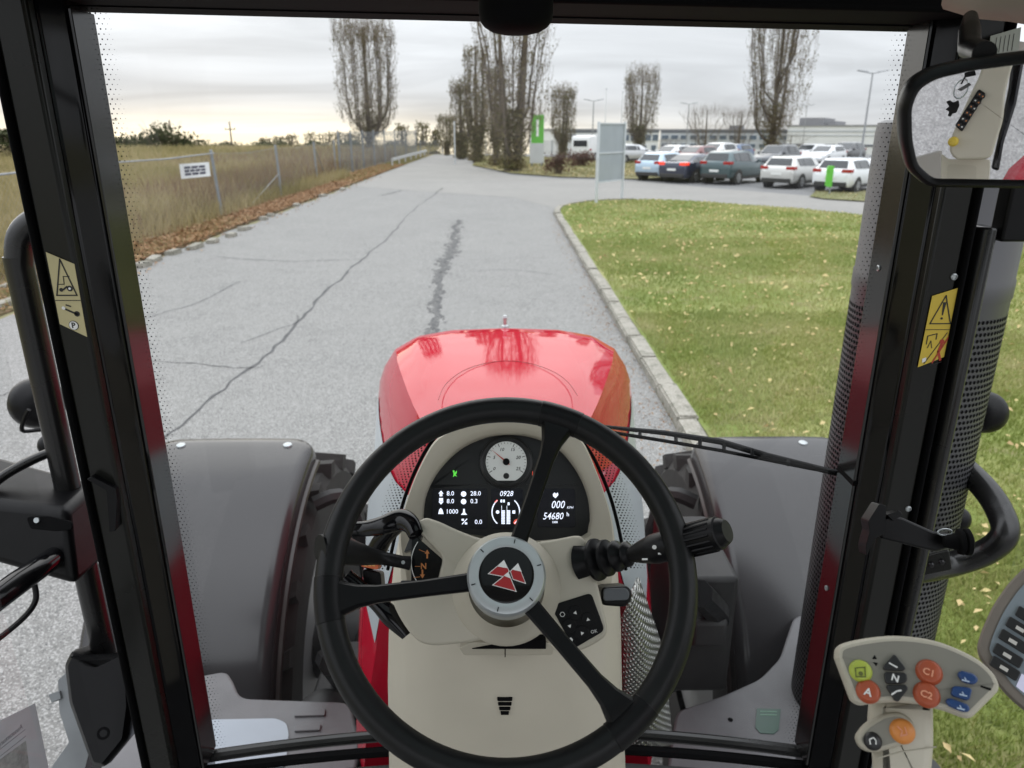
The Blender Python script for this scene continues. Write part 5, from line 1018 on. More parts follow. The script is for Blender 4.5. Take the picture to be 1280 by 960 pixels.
for sg in (-1, 1):      # arc gauges
    L = [(632.3+sg*18*math.cos(a), 640-19*math.sin(a)) for a in np.linspace(R(52), R(-52), 14)]; L2 = [(632.3+sg*16.6*math.cos(a), 640-17.6*math.sin(a)) for a in np.linspace(R(-52), R(52), 14)]
    icon('arc_gauge', [L+L2])
icon('low_mark', [[(618, 627.3), (621.5, 624.2), (622.3, 625.8), (619, 628.8)]], red_i); icon('low_mark', [[(643, 650), (646.5, 648.5), (648.2, 652), (643.8, 655.8), (641.5, 653.5)]], red_i)
for x, h in ((629.2, 638), (635.8, 636)):
    for k in range(9):
        y = 655-k*1.95
        if y-1.5 > h-1.5: icon('bar_segment', [[(x-2, y), (x+2, y), (x+2, y-1.5), (x-2, y-1.5)]])
    icon('bar_scale', [[(x-2.4, 655), (x-1.9, 655), (x-1.9, 632), (x-2.4, 632)]])
icon('fuel_icon', [[(625.5, 624.5), (628, 624.5), (628, 628), (625.5, 628)], [(629, 624.5), (631, 624.5), (631, 628), (629, 628)]]); icon('temperature_icon', [[(634.5, 628), (637, 628), (637, 631.5), (634.5, 631.5)]]); icon('oil_icon', [disc(622, 640, 2.2)]); icon('battery_icon', [[(640.5, 638), (644, 638), (644, 642), (640.5, 642)]])
icon('green_indicator', [[(565.8, 588), (568, 588), (568.5, 591), (571, 588), (571, 591.5), (569.5, 593), (571.5, 596), (568.5, 594.5), (566, 596.5), (567, 592.5)]], grn_i); icon('brake_indicator', [disc(669, 592, 2.6), [(665.3, 589), (666, 589), (666, 595), (665.3, 595)]], red_i)
# lower column
def colring(py, xl, xr, Y):
    a, b = PY(xl, py, Y), PY(xr, py, Y); cx = (a.x+b.x)/2; hw = (b.x-a.x)/2; z = PY(633, py, Y).z
    return [Vector((cx+hw*x, Y+y, z)) for x, y in ((-1.02, .22), (-1.0, .075), (-.985, .05), (-.93, .028), (-.84, .018), (-.80, .009), (-.5, .002), (0, 0), (.5, .002), (.80, .009), (.84, .018), (.93, .028), (.985, .05), (1.0, .075), (1.02, .22))]
rows = [(684, 508, 758, .950), (705, 495, 770, .925), (735, 484, 780, .905), (770, 480, 783, .885), (820, 477, 785, .868), (880, 476, 786, .860), (930, 477, 787, .864), (985, 478, 790, .872), (1060, 478, 792, .885), (1200, 478, 792, .91), (1420, 478, 792, .95)]
mb = MB(); mb.loft([colring(*r_) for r_ in rows], True, True); colm = part(mb, 'steering_column', cream, smooth=50, recalc=True)
f = Fr((0, .8585, PY(633, 880, .86).z), (0, -1, 0)); mb = None
for k, (hw_, y) in enumerate(((9.6, 874.5), (8.6, 880.2), (7.2, 886), (5.2, 891.7))):
    mb = MB(); mb.prism(f, rpoly(f.pxs([(631-hw_, y-1.6), (631+hw_, y-1.6), (631+hw_*.93, y+1.5), (631-hw_*.93, y+1.5)]), .0008), -.004, .0008); part(mb, 'vent_slot', blkm, colm)
f = Fr((0, .855, PY(633, 805, .86).z), (0, -1, 0.1))
mb = MB(); mb.prism(f, rpoly(f.pxs([(574, 806), (590, 799), (686, 800), (693, 806), (690, 815), (580, 815)]), .003), -.01, .008); ck = part(mb, 'clip_ledge', cream2, bevel=.002)
mb = MB(); mb.prism(f, f.pxs([(630.8, 806), (632, 806), (632, 817), (630.8, 817)]), .006, .0085); part(mb, 'ledge_split', blkm, ck)
mb = MB(); mb.prism(f, rpoly(f.pxs([(590, 806), (650, 795), (682, 795), (682, 806)]), .001), -.004, .010); part(mb, 'ledge_slot', blkm, ck)
# ------------------------------------------------------------------ column shroud
SF = tilt(633, 735, .885, 36)
shp = [(517, 659), (522, 651), (532, 645.5), (549, 651), (570, 661), (593, 670), (614, 675), (660, 678), (690, 674), (718, 668.5), (727, 669), (732, 676), (740, 702), (748, 730), (757, 768), (761, 787), (757, 797), (740, 808), (722, 815.5), (705, 812), (685, 795), (660, 788), (628, 795), (584, 804), (543, 808), (526, 805), (513, 794), (500, 775), (491, 757), (489, 742), (545, 731), (549, 714), (553.5, 697)]
uv = rpoly(SF.pxs(shp), .008, 4)
def inset(poly, d_):
    out = []; n = len(poly); ar = sum(poly[i-1][0]*poly[i][1]-poly[i][0]*poly[i-1][1] for i in range(n)); sg = 1 if ar > 0 else -1
    for i in range(n):
        a = Vector(poly[i-1]); b = Vector(poly[i]); c = Vector(poly[(i+1) % n]); t = (c-a); 
        if t.length < 1e-9: out.append(poly[i]); continue
        t.normalize(); out.append((b.x-t.y*sg*d_, b.y+t.x*sg*d_))
    return out
mb = MB(); mb.loft([[SF.at(u, v, w) for u, v in inset(uv, d_)] for d_, w in ((.014, -.075), (.004, -.055), (0, -.03), (.0006, -.004), (.0022, -.001), (.0045, 0))], True, True); shr = part(mb, 'column_shroud', cream, smooth=40, recalc=True)
# raised boss round the hub
hc = SF.px(633, 735); mb = MB(); mb.lathe(Fr(SF.at(*hc), SF.n), [(.066, -.002), (.065, .001), (.062, .004), (.057, .010), (.050, .020), (.044, .034)], 56, caps=False); part(mb, 'hub_boss', cream, shr, smooth=60)
# keypad on the shroud
mb = MB(); mb.prism(SF, rpoly(SF.pxs([(688, 757), (739, 741), (756, 788), (717, 811)]), .006), -.002, .0018); kp = part(mb, 'keypad', blk, bevel=.001)
KF = lambda px, py: SF.px(px, py, .002)
tri = lambda px, py, r_, a: [KF(px+r_*math.cos(a+k*2.0944), py+r_*math.sin(a+k*2.0944)) for k in range(3)]
for nm, (px, py), a in (('arrow_key', (719, 766), -1.3), ('arrow_key', (735, 774.5), .3), ('arrow_key', (712, 782.5), 3.3), ('arrow_key', (727.5, 791.5), 1.9)):
    mb = MB(); mb.prism(SF, circ(*KF(px, py), .0085, 18), .0018, .0030); kk = part(mb, nm, blk, kp, bevel=.0004); mb = MB(); mb.prism(SF, tri(px, py, 2.7, a), .0031, .0034); part(mb, 'arrow_mark', white_i, kp, smooth=0)
mb = MB(); q = circ(*KF(703, 768), .0028, 6); line(mb, SF, q, .0006, .0019, .0022, True); part(mb, 'ring_mark', white_i, kp, smooth=0)
mb = MB(); mb.prism(SF, [KF(a, b) for a, b in ((710.5, 800), (713.5, 796.5), (716, 799), (715.5, 803), (711.5, 803.5))], .0019, .0022); part(mb, 'home_mark', white_i, kp, smooth=0)
mb = MB(); text_mb(mb, SF, 'OK', *KF(742.5, 789.5), .0055, .0022, 0, R(12), 'CENTER'); part(mb, 'letters', white_i, kp, smooth=0)
# gear selector panel with N
mb = MB(); mb.prism(SF, rpoly(SF.pxs([(513, 664), (552, 698), (546, 731), (513, 737), (513, 700)]), .003), -.03, -.006); gp = part(mb, 'selector_panel', blkg, bevel=.001)
mb = MB(); A = [SF.px(558-44*math.cos(a), 703-44*math.sin(a), -.005) for a in np.linspace(-.75, .62, 16)]
for i in range(15): line(mb, SF, [A[i], A[i+1]], .0010, -.0055, -.005)
part(mb, 'arc_line', white_i, gp, smooth=0)
mb = MB(); text_mb(mb, SF, 'N', *SF.px(529.5, 708, -.005), .0095, -.0048, 0, 0, 'CENTER', .0003); part(mb, 'letter', amber, gp, smooth=0)
def arrowp(mb, px, py, up):
    s = -1 if up else 1
    mb.prism(SF, [SF.px(a, b, -.005) for a, b in ((px-3, py), (px+3, py), (px, py+s*5))], -.0055, -.0047); mb.prism(SF, [SF.px(a, b, -.005) for a, b in ((px-1, py-s*6), (px+1, py-s*6), (px+1, py), (px-1, py))], -.0055, -.0047)
for up, y in ((True, 692), (False, 718)): mb = MB(); arrowp(mb, 534 if up else 528, y, up); part(mb, 'direction_mark', amber, gp, smooth=0)
mb = MB()
for a, b, c, d_ in ((524, 687, 531, 690), (519, 708, 525, 708), (517, 722, 525, 721)): line(mb, SF, [SF.px(a, b, -.005), SF.px(c, d_, -.005)], .0006, -.0055, -.0049)
part(mb, 'tick_marks', amber, gp, smooth=0)
# ribbed selector drum beside the panel
mb = MB()
bl = [(511, 670, 528, 661, 521, 683, 503, 690), (499, 725, 513, 725, 512, 744, 499, 745)]
for k, (a, b, c, d_, e, g_, h, i_) in enumerate(bl):
    mb = MB(); mb.prism(SF, rpoly(SF.pxs([(a, b), (c, d_), (e, g_), (h, i_)]), .002), -.03, -.012); part(mb, 'selector_drum', mat('drum_grey', (.06, .062, .066), .3), gp, bevel=.002)
# ------------------------------------------------------------------ levers left of the column
def lever(name, pts, rads, m, flat=.5, parent=None, n=12, **k):
    mb = MB(); P = [PD(a, b, c) for a, b, c in pts]; S_ = spline(P, 6); rr_ = [Vector((r_, 0)) for r_ in rads]; rs = [v.x for v in spline(rr_, 6)]; mb.tube(S_, rs, n, flat=flat); return part(mb, name, m, parent, smooth=60, **k)
sh = lever('shuttle_lever', [(400, 686, .80), (425, 687, .82), (447, 692, .84), (475, 697, .87), (500, 702, .88), (512, 704, .885)], [.016, .018, .014, .009, .008, .009], blk, .65)
mb = MB(); f = tilt(505, 704, .872, 36); mb.prism(f, circ(*f.px(504, 703), .0022, 12), 0, .001); part(mb, 'pivot_pin', silver, sh)
lever('handbrake_lever', [(430, 662, .93), (455, 661, .93), (478, 657, .92), (500, 650, .92), (513, 655, .91), (520, 668, .90)], [.010, .010, .012, .014, .012, .010], blkg, .8)
lever('handbrake_arm', [(498, 655, .93), (480, 672, .94), (470, 690, .95), (462, 705, .96)], [.012, .013, .014, .012], blkg, .8)
lever('lower_lever', [(432, 720, .92), (450, 735, .92), (470, 752, .915), (490, 772, .91), (508, 795, .905)], [.010, .010, .010, .012, .006], blkg, .6)
mb = MB(); f = tilt(462, 705, .93, 30); mb.prism(f, rpoly(f.pxs([(453, 698), (474, 704), (473, 712), (452, 708)]), .002), -.02, .004); ot = part(mb, 'warning_tag', mat('tag_orange', (.70, .16, .06), .5), bevel=.001)
mb = MB(); 
for x in (458, 463, 468): mb.prism(f, rpoly(f.pxs([(x-2, 703), (x+1.6, 704), (x+1.4, 708), (x-2, 707)]), .0006), .0041, .0046)
part(mb, 'tag_marks', mat('tag_mark', (.75, .45, .15), .5), ot, smooth=0)
mb = MB(); mb.prism(f, rpoly(f.pxs([(450, 712), (474, 716), (476, 745), (455, 745)]), .004), -.04, -.01); part(mb, 'lever_base', blk, bevel=.004)
# ------------------------------------------------------------------ stalk on the right
A0, A1 = PD(737, 701, .90), PD(800, 690, .86); ax = (A1-A0).normalized(); f = Fr(A0, ax)
mb = MB(); L = (A1-A0).length
prof = [(.025, -.01)]; 
for k in range(4): w = L*(.08+.20*k); r_ = .0255-.0035*k; prof += [(r_*.62, w), (r_, w+L*.05), (r_*.98, w+L*.10), (r_*.60, w+L*.17)]
prof += [(.009, L*.95), (.008, L*1.05)]
mb.lathe(f, prof, 28); part(mb, 'rubber_bellows', blk, smooth=50)
B0, B1 = PD(778, 696, .87), PD(908, 664, .79); bx = (B1-B0).normalized(); L = (B1-B0).length; f = Fr(B0, bx)
mb = MB(); mb.lathe(f, [(.006, 0), (.007, L*.06), (.013, L*.20), (.0160, L*.30), (.0170, L*.33), (.0170, L*.52), (.0165, L*.53), (.0165, L*.60), (.0172, L*.61), (.0178, L*.92), (.0178, L*.94), (.0160, L*.95), (.0156, L*.96), (.013, L*1.0), (.012, L*1.01), (.001, L*1.01)], 32); stk = part(mb, 'control_stalk', blk, smooth=30)
mb = MB()
for k in range(16):
    a = 2*math.pi*k/16; q = f.at(math.cos(a)*.0173, math.sin(a)*.0173, L*.64), f.at(math.cos(a)*.0173, math.sin(a)*.0173, L*.90); mb.tube(q, .0016, 6)
part(mb, 'grip_ribs', blk, stk, kind='stuff')
ft = tilt(815, 690, .822, 30)
for (px, py, s_) in ((818, 684, 'o'), (826, 692, '='), (806, 699, '>'), (838, 668, 'l')):
    mb = MB(); u, v = ft.px(px, py); mb.prism(ft, circ(u, v, .0024, 10) if s_ == 'o' else [(u-.003, v-.001), (u+.003, v-.001), (u+.003, v+.001), (u-.003, v+.001)], -.001, .0006)
    part(mb, 'stalk_mark', white_i, stk, smooth=0)
mb = MB(); f = tilt(771, 745, .90, 30); mb.prism(f, rpoly(f.pxs([(752, 734), (784, 732), (791, 740), (789, 752), (782, 759), (752, 757)]), .006), -.05, 0); pdl = part(mb, 'indicator_paddle', blk, bevel=.004, seg=3)
mb = MB(); mb.prism(f, rpoly(f.pxs([(754, 736), (782, 734.5), (787, 741), (785, 750), (754, 751)]), .004), -.001, .002); part(mb, 'paddle_pad', mat('paddle_grey', (.10, .11, .12), .4), pdl, bevel=.001)
# ------------------------------------------------------------------ steering wheel
WFm = tilt(633, 719, .80, 42); RT, rt = .1915, .0150; SW = empty('steering_wheel', (0, 0, 0)); SW.parent = TR
def rimp(a, r_=RT, w=0): return WFm.at(r_*math.cos(a), r_*math.sin(a), w)
mb = MB(); mb.tube([rimp(2*math.pi*k/120) for k in range(120)], rt, 20, closed=True); part(mb, 'rim', rubber, SW, smooth=180)
spk = []
for tx, ty in ((706, 505), (396, 752), (790, 905)):
    u, v = WFm.px(tx, ty); spk.append(math.atan2(v, u))
for a in spk:
    mb = MB(); mb.tube([rimp(a+x) for x in np.linspace(-.125, .125, 10)], rt+.0006, 20); part(mb, 'spoke_collar', blk, SW, smooth=60, bevel=.0006)
    c, s = math.cos(a), math.sin(a); mb = MB(); rings = []
    for r_, hw_, w, th in ((.038, .0098, -.014, .006), (.09, .0088, -.012, .006), (.14, .0092, -.006, .007), (.160, .0120, -.002, .008), (.174, .017, 0, .010), (.184, .022, 0, .009)):
        cs = [(-1, -.6), (-.8, -1), (.8, -1), (1, -.6), (1, .5), (.75, 1), (-.75, 1), (-1, .5)]
        rings.append([WFm.at(c*r_-s*hw_*x, s*r_+c*hw_*x, w+th*y) for x, y in cs])
    mb.loft(rings, True, True); part(mb, 'spoke', blk, SW, smooth=40, recalc=True)
WH = -.004; Hm = pxm(WFm)
HFr = Fr(WFm.at(0, 0, WH), WFm.n)
mb = MB(); mb.lathe(HFr, [(.0435, -.030), (.0432, -.004), (.0425, .003), (.0405, .0062), (.0335, .0078), (.0300, .0070), (.0296, .0040)], 64, caps=False); hb = part(mb, 'hub_ring', silver, SW, smooth=45)
mb = MB(); mb.lathe(HFr, [(.0298, .0005), (.0298, .0058), (.027, .0066), (.001, .0068)], 48); part(mb, 'hub_cap', blkg, SW, smooth=60)
for k in range(6):
    a = R(10)+k*math.pi/3+.1; c, s = math.cos(a), math.sin(a); mb = MB(); mb.prism(HFr, [(c*r_-s*q, s*r_+c*q) for r_, q in ((.0345, -.0005), (.0392, -.0005), (.0392, .0005), (.0345, .0005))], .0055, .0080); part(mb, 'hub_tick', blkm, SW, smooth=0)
emr = mat('emblem_red', (.33, .012, .015), .3); emw = mat('emblem_white', (.72, .72, .70), .4)
EP = lambda L: [HFr.px(a, b, .0068) for a, b in L]
T = [[(630, 700), (609.5, 717.5), (633, 721.8), (637, 714)], [(647.5, 704), (637.5, 714), (641, 724.5), (657.7, 730)], [(635.5, 715), (615, 731.5), (646, 740)]]
tips = [[(630, 700), (621.6, 708.3), (634.6, 710.4)], [(647.5, 704), (639.6, 712), (652.2, 715)], [(635.5, 715), (629.5, 719.8), (639, 723.4)]]
for a, b in zip(T, tips):
    q = EP(a); mb = MB(); mb.prism(HFr, q, .0066, .0072); part(mb, 'emblem_edge', emw, SW, smooth=0)
    mb = MB(); c_ = Vector((sum(x for x, y in q)/len(q), sum(y for x, y in q)/len(q))); qi = inset(q, .0007) if len(q) == 4 else [(c_.x+(x-c_.x)*.88, c_.y+(y-c_.y)*.88) for x, y in q]
    mb.prism(HFr, [(c_.x+(x-c_.x)*.88, c_.y+(y-c_.y)*.88) for x, y in q], .0073, .0076); part(mb, 'emblem_triangle', emr, SW, smooth=0)
    mb = MB(); mb.prism(HFr, EP(b), .0077, .0080); part(mb, 'emblem_tip', emw, SW, smooth=0)
# ------------------------------------------------------------------ wiper
def gpt(px, py, off=.02): 
    Y = 1.19
    for _ in range(6): p = PY(px, py, Y); Y = glY(p.x)+off
    return PY(px, py, Y)
mb = MB(); mb.tube([gpt(a, b, .03) for a, b in ((755, 533), (780, 536), (830, 541), (900, 552), (960, 570), (1040, 590), (1075, 596))], [.003, .004, .005, .006, .006, .006, .008], 8); wp = part(mb, 'wiper_arm', blk)
mb = MB(); mb.tube([gpt(a, b, .012) for a, b in ((768, 541), (830, 551), (900, 563), (960, 575), (1010, 585), (1045, 591))], .0035, 6); part(mb, 'wiper_blade', blkm, wp)
for a, b, c, d_ in ((800, 542, 800, 547), (845, 547, 845, 554), (875, 549, 875, 558), (905, 555, 905, 564), (940, 562, 940, 571), (985, 576, 985, 581)): mb = MB(); mb.tube([gpt(a, b, .025), gpt(c, d_, .014)], .0035, 6); part(mb, 'blade_clip', blk, wp)
# ------------------------------------------------------------------ exhaust guard behind the right pillar
def perf_mat():
    m = bpy.data.materials.new('perforated_guard'); m.use_nodes = True; t = m.node_tree; b = t.nodes['Principled BSDF']; b.inputs['Roughness'].default_value = .45; b.inputs['Base Color'].default_value = (.095, .095, .10, 1); b.inputs['Metallic'].default_value = .4
    return m
guard = perf_mat(); gx, gy, gr_ = .905, 1.55, .150
root = empty('exhaust_guard', (0, 0, 0)); root.parent = TR
mb = MB(); n = 40; mb.loft([[Vector((gx+gr_*k*math.cos(2*math.pi*i/n), gy+gr_*k*math.sin(2*math.pi*i/n), z)) for i in range(n)] for k, z in ((1, 1.0), (1, 1.9), (1.0, 2.42), (1.015, 2.425), (1.015, 2.46), (1, 2.465), (1, 2.74), (.985, 2.76), (.90, 2.765))], True, False); mb.build('guard_shell', guard, root, smooth=40)
mb = MB(); mb.tube([(gx, gy, 1.0), (gx, gy, 2.9)], .085, 24, caps=False); mb.build('exhaust_pipe', mat('pipe_steel', (.20, .18, .16), .5, .8, noise=.3, scale=8), root)
mb = MB(); zz = 1.2; k = 0; hole_n = 92     # punched holes, seen as dark discs set a hair into the shell
while zz < 2.40:
    for i in range(hole_n):
        a = 2*math.pi*(i+(.5 if k % 2 else 0))/hole_n
        nx, ny = math.cos(a), math.sin(a)
        if ny > .55: continue
        c = Vector((gx+nx*(gr_+.0006), gy+ny*(gr_+.0006), zz)); tx = Vector((-ny, nx, 0)); r_ = .0036
        mb.add([c+tx*r_*math.cos(q)+Vector((0, 0, r_*1.2*math.sin(q))) for q in (0, 1.047, 2.094, 3.142, 4.189, 5.236)], [(0, 1, 2, 3, 4, 5)])
    zz += .0125; k += 1
mb.build('punched_holes', blkm, root, smooth=0, kind='stuff')
# ------------------------------------------------------------------ grab handle, lamp, latch on the right
mb = MB(); P = spline([PX(1118, 716, .82), PX(1150, 713, .87), PX(1190, 705, .95), PX(1232, 690, 1.0), PX(1256, 668, 1.02), PX(1250, 640, 1.03), PX(1232, 612, 1.03), PX(1205, 585, 1.02), PX(1190, 572, 1.0)], 7); mb.tube(P, .0262, 18); gh = part(mb, 'grab_handle', blks, smooth=60)
f = Fr(PX(1155, 705, .845)-Vector((.0, .02, 0)), (-.55, -1, 0.15)); mb = MB(); mb.prism(f, rpoly(f.pxs([(1122, 704), (1186, 688), (1190, 712), (1118, 727)]), .004), -.01, .0); bp_ = part(mb, 'handle_bracket', pan, gh, bevel=.002)
for px, py in ((1130, 713), (1152, 708), (1164, 705.5), (1177, 702)): mb = MB(); mb.lathe(Fr(f.at(*f.px(px, py)), f.n), [(.0055, 0), (.0055, .004), (.003, .006), (.001, .006)], 10); part(mb, 'bolt', blkg, gh)
def worklamp(c, r_, d_, name='work_lamp'):
    f = Fr(c, d_); mb = MB(); mb.lathe(f, [(r_*.35, -r_*.9), (r_*.75, -r_*.75), (r_*.97, -r_*.35), (r_, 0), (r_*.98, r_*.12), (r_*.9, r_*.15), (.002, r_*.16)], 28); return part(mb, name, blk, smooth=50)
worklamp(PY(1232, 515, 1.9), .058, (.9, .6, -.1)); worklamp(PY(1196, 648, 1.75), .035, (.6, .8, 0))
f = tilt(1135, 660, 1.02, 20)
mb = MB(); mb.prism(f, rpoly(f.pxs([(1094, 628), (1103, 631), (1100, 665), (1088, 672), (1078, 693), (1077, 680), (1082, 662), (1080, 650)]), .003), -.01, .012); lt = part(mb, 'door_latch', blk, bevel=.002)
mb = MB(); mb.prism(f, rpoly(f.pxs([(1098, 648), (1112, 644), (1125, 646), (1165, 664), (1192, 668), (1190, 682), (1168, 689), (1146, 684), (1098, 672)]), .004), -.012, .006); part(mb, 'latch_arm', blk, lt, bevel=.003)
mb = MB(); mb.prism(f, rpoly(f.pxs([(1104, 642), (1120, 637), (1124, 642), (1112, 650)]), .002), -.006, .010); part(mb, 'latch_hook', blk, lt, bevel=.001)
mb = MB(); mb.lathe(Fr(PD(1190, 677, 1.0), (.97, -.2, .1)), [(.008, -.01), (.010, 0), (.012, .006), (.017, .008), (.018, .012), (.015, .014), (.018, .016), (.018, .021), (.012, .024)], 20); part(mb, 'latch_knob', blkm, lt)
mb = MB(); q = f.px(1177, 664); 
mb.tube([f.at(q[0]+.010*math.cos(a), q[1]+.0045*math.sin(a), .008) for a in np.linspace(0, 2*math.pi, 21)[:20]], .0011, 6, closed=True); part(mb, 'pull_ring', silver, lt)
# ------------------------------------------------------------------ mirror arm left outside the cab
mb = MB(); mb.tube([(-.785, 1.20, 2.555), (-.785, 1.20, 1.72)], .0215, 16); P = spline([Vector((-.785, 1.20, 2.54)), Vector((-.775, 1.205, 2.585)), Vector((-.745, 1.21, 2.61)), Vector((-.70, 1.21, 2.615))], 5); mb.tube(P, .0215, 14); part(mb, 'mirror_post', blks, smooth=60)
fb = Fr(PD(60, 680, 1.24), (.0, -.93, .36))
V = [PD(-60, 690, 1.235), PD(95, 734, 1.24), PD(137, 695, 1.37), PD(-60, 648, 1.37), fb.at(*fb.px(-60, 622)), fb.at(*fb.px(84, 637)), PD(124, 604, 1.36), PD(-10, 566, 1.36)]
mb = MB(); mb.hexa(V); hb_ = part(mb, 'hinge_housing', blk, bevel=.014, seg=3, recalc=True)
mb = MB(); mb.prism(fb, rpoly([fb.px(a, b) for a, b in ((33, 646), (60, 645), (90, 652), (91, 662), (70, 664), (38, 661))], .006), -.004, .0012); part(mb, 'recess', blkm, hb_, bevel=.001)
mb = MB(); mb.prism(fb, circ(*fb.px(47, 650), .0045), .0005, .004); part(mb, 'bolt', silver, hb_)
fr2 = Fr((V[1]+V[2]+V[5]+V[6])/4, (V[2]-V[1]).cross(V[5]-V[1])); mb = MB(); mb.prism(fr2, rpoly([fr2.px(a, b) for a, b in ((126, 642), (137, 636), (136, 652), (127, 656))], .001), -.002, .001); part(mb, 'pale_label', pale, hb_)
mb = MB(); mb.tube([fb.at(*fb.px(66, 697), -.005), PD(20, 730, 1.12), PD(-40, 775, 1.05)], [.018, .0185, .0185], 14); part(mb, 'mirror_arm', blkg, smooth=60)
mb = MB(); mb.tube(spline([PD(43, 730, 1.2), PD(45, 748, 1.19), PD(36, 765, 1.17), PD(15, 785, 1.14), PD(-20, 812, 1.1)], 6), .0045, 8); part(mb, 'cable', blk)
mb = MB(); mb.tube(spline([PD(-30, 625, 1.25), PD(0, 598, 1.28), PD(30, 580, 1.3), PD(62, 566, 1.32), PD(85, 562, 1.33)], 6), [.014]*25, 10, flat=.6); part(mb, 'wing_strap', blks, smooth=60)
fl = Fr(PD(120, 880, 1.36), (.20, -.85, .5))
mb = MB(); mb.loft([[fl.at(u, v, w) for u, v in inset(rpoly([fl.px(a, b) for a, b in ((78, 832), (88, 812), (118, 828), (160, 808), (166, 880), (160, 925), (130, 962), (112, 958), (84, 880))], .008), d_)] for d_, w in ((.004, -.11), (0, -.03), (.002, -.006), (.010, .004))], True, True); lb_ = part(mb, 'lower_bracket', blk, smooth=40, recalc=True)
mb = MB(); mb.lathe(Fr(fl.at(*fl.px(130, 916), .004), fl.n), [(.012, -.002), (.011, .001), (.007, .001), (.006, -.001), (.001, -.001)], 14); part(mb, 'bolt', blkm, lb_)
gb = mat('grey_bracket', (.16, .17, .175), .5, .2, noise=.15, scale=14)
fg = Fr(PD(90, 920, 1.45), (.1, -.8, .6)); mb = MB(); mb.prism(fg, rpoly([fg.px(a, b) for a, b in ((72, 850), (86, 838), (96, 900), (112, 940), (100, 985), (50, 985), (66, 956), (86, 928), (74, 890))], .004), -.03, 0); gb_ = part(mb, 'step_bracket', gb, bevel=.003)
mb = MB(); mb.prism(fg, rpoly([fg.px(a, b) for a, b in ((62, 868), (76, 863), (78, 873), (66, 878))], .002), -.01, .006); part(mb, 'bracket_tab', gb, gb_, bevel=.002)
wl = worklamp(PY(47, 503, 2.05), .075, (-.5, 1, -.1))
mb = MB(); mb.tube(spline([PY(36, 512, 1.95), PY(31, 522, 1.95), PY(28, 538, 1.95), PY(45, 538, 1.97), PY(62, 536, 2.0)], 5), .006, 6); part(mb, 'lamp_cable', blk, wl)
worklamp(PY(62, 556, 1.9), .03, (-.5, 1, -.1))
mb = MB(); f = Fr(PY(128, 612, 1.03), (.2, -1, .2)); mb.prism(f, rpoly(f.pxs([(110, 598), (116, 594), (146, 610), (148, 622), (146, 662), (138, 664), (134, 612)]), .002), -.02, .006); part(mb, 'pillar_catch', blk, PIL[-1], bevel=.002)
# ------------------------------------------------------------------ armrest control handle
HF = tilt(1148, 842, .60, 48, -22); hp = .60/FPX
hand = [tuple(p) for p in spline([Vector(p) for p in HF.pxs([(1045, 822), (1050, 806), (1085, 797), (1127, 794), (1175, 801), (1219, 820), (1243, 840), (1251, 856)])], 5)]+HF.pxs([(1250, 864), (1217, 897), (1209, 899), (1186, 890), (1153, 881.5), (1122, 878), (1090, 880), (1075, 883), (1066, 878)])
hand = rpoly(hand, .004, 3)
mb = MB(); mb.loft([[HF.at(u, v+dv, w) for u, v in inset(hand, d_)] for d_, w, dv in ((.006, -.030, .004), (.0005, -.024, .004), (0, -.012, .002), (.0006, -.003, 0), (.0025, 0, 0), (.0045, .0002, 0))], True, True); hd = part(mb, 'control_handle', cream, smooth=50, recalc=True)
facem = mat('handle_face', (.23, .22, .185), .5, noise=.05, scale=30)
mb = MB(); mb.prism(HF, inset(hand, .0050), -.002, .0006); part(mb, 'handle_face', facem, hd, smooth=0)
ob = mat('button_orange', (.38, .075, .028), .35, noise=.1, scale=60); yb = mat('button_lime', (.42, .50, .07), .4); bb_ = mat('button_black', (.014, .014, .015), .4); blu = mat('button_blue', (.012, .05, .17), .35)
def button(px, py, r_, m, sx=1.0):
    u, v = HF.px(px, py); R_ = r_*hp*.96; mb = MB(); mb.loft([[HF.at(u+R_*k*sx*math.cos(a), v+R_*k*math.sin(a), w) for a in np.linspace(0, 2*math.pi, 25)[:24]] for k, w in ((1.12, .0002), (1.08, .0016), (1, .0022), (.92, .0040), (.8, .0046), (.05, .0048))], True, True); return part(mb, 'button', m, hd, smooth=50)
def btext(s_, px, py, cap, m, rot=0, w=.005): mb = MB(); u, v = HF.px(px, py, w); text_mb(mb, HF, s_, u, v, cap*hp/.7, w, 0, rot, 'CENTER', .0002); part(mb, 'button_mark', m, hd, smooth=0)
omark = mat('mark_orange', (.75, .33, .20), .5); lmark = mat('mark_olive', (.12, .14, .03), .5)
button(1075.5, 839, 13, yb); button(1085, 864.5, 13.5, ob); button(1161, 840.5, 14.5, ob); button(1158, 868.5, 14.5, ob)
btext('A', 1085, 865.5, 9, white_i, R(-8)); btext('C1', 1161, 840.5, 8, omark, R(-8)); btext('C2', 1158, 868.5, 8, omark, R(-8))
mb = MB(); line(mb, HF, [HF.px(a, b, .005) for a, b in ((1069, 835), (1081, 834), (1082, 846), (1070, 846))], .0008, .0048, .0052, True); mb.prism(HF, circ(*HF.px(1076, 842, .005), .0018, 10), .0048, .0052); part(mb, 'button_mark', lmark, hd, smooth=0)
for L in ([(1117, 818), (1131, 836), (1129, 839), (1104, 838), (1103, 834)], [(1104, 841), (1132, 842), (1133, 852), (1128, 855), (1106, 855)], [(1106, 857), (1132, 857), (1134, 862), (1122, 878), (1117, 876)]):
    mb = MB(); mb.prism(HF, rpoly(HF.pxs(L), .0022), .0002, .0042); part(mb, 'rocker_button', bb_, hd, bevel=.0012)
btext('N', 1119, 848, 8, white_i, R(-10), .0046)
mb = MB(); line(mb, HF, [HF.px(a, b, .0046) for a, b in ((1112, 829), (1121, 834))], .0012, .0044, .0048); part(mb, 'button_mark', white_i, hd, smooth=0)
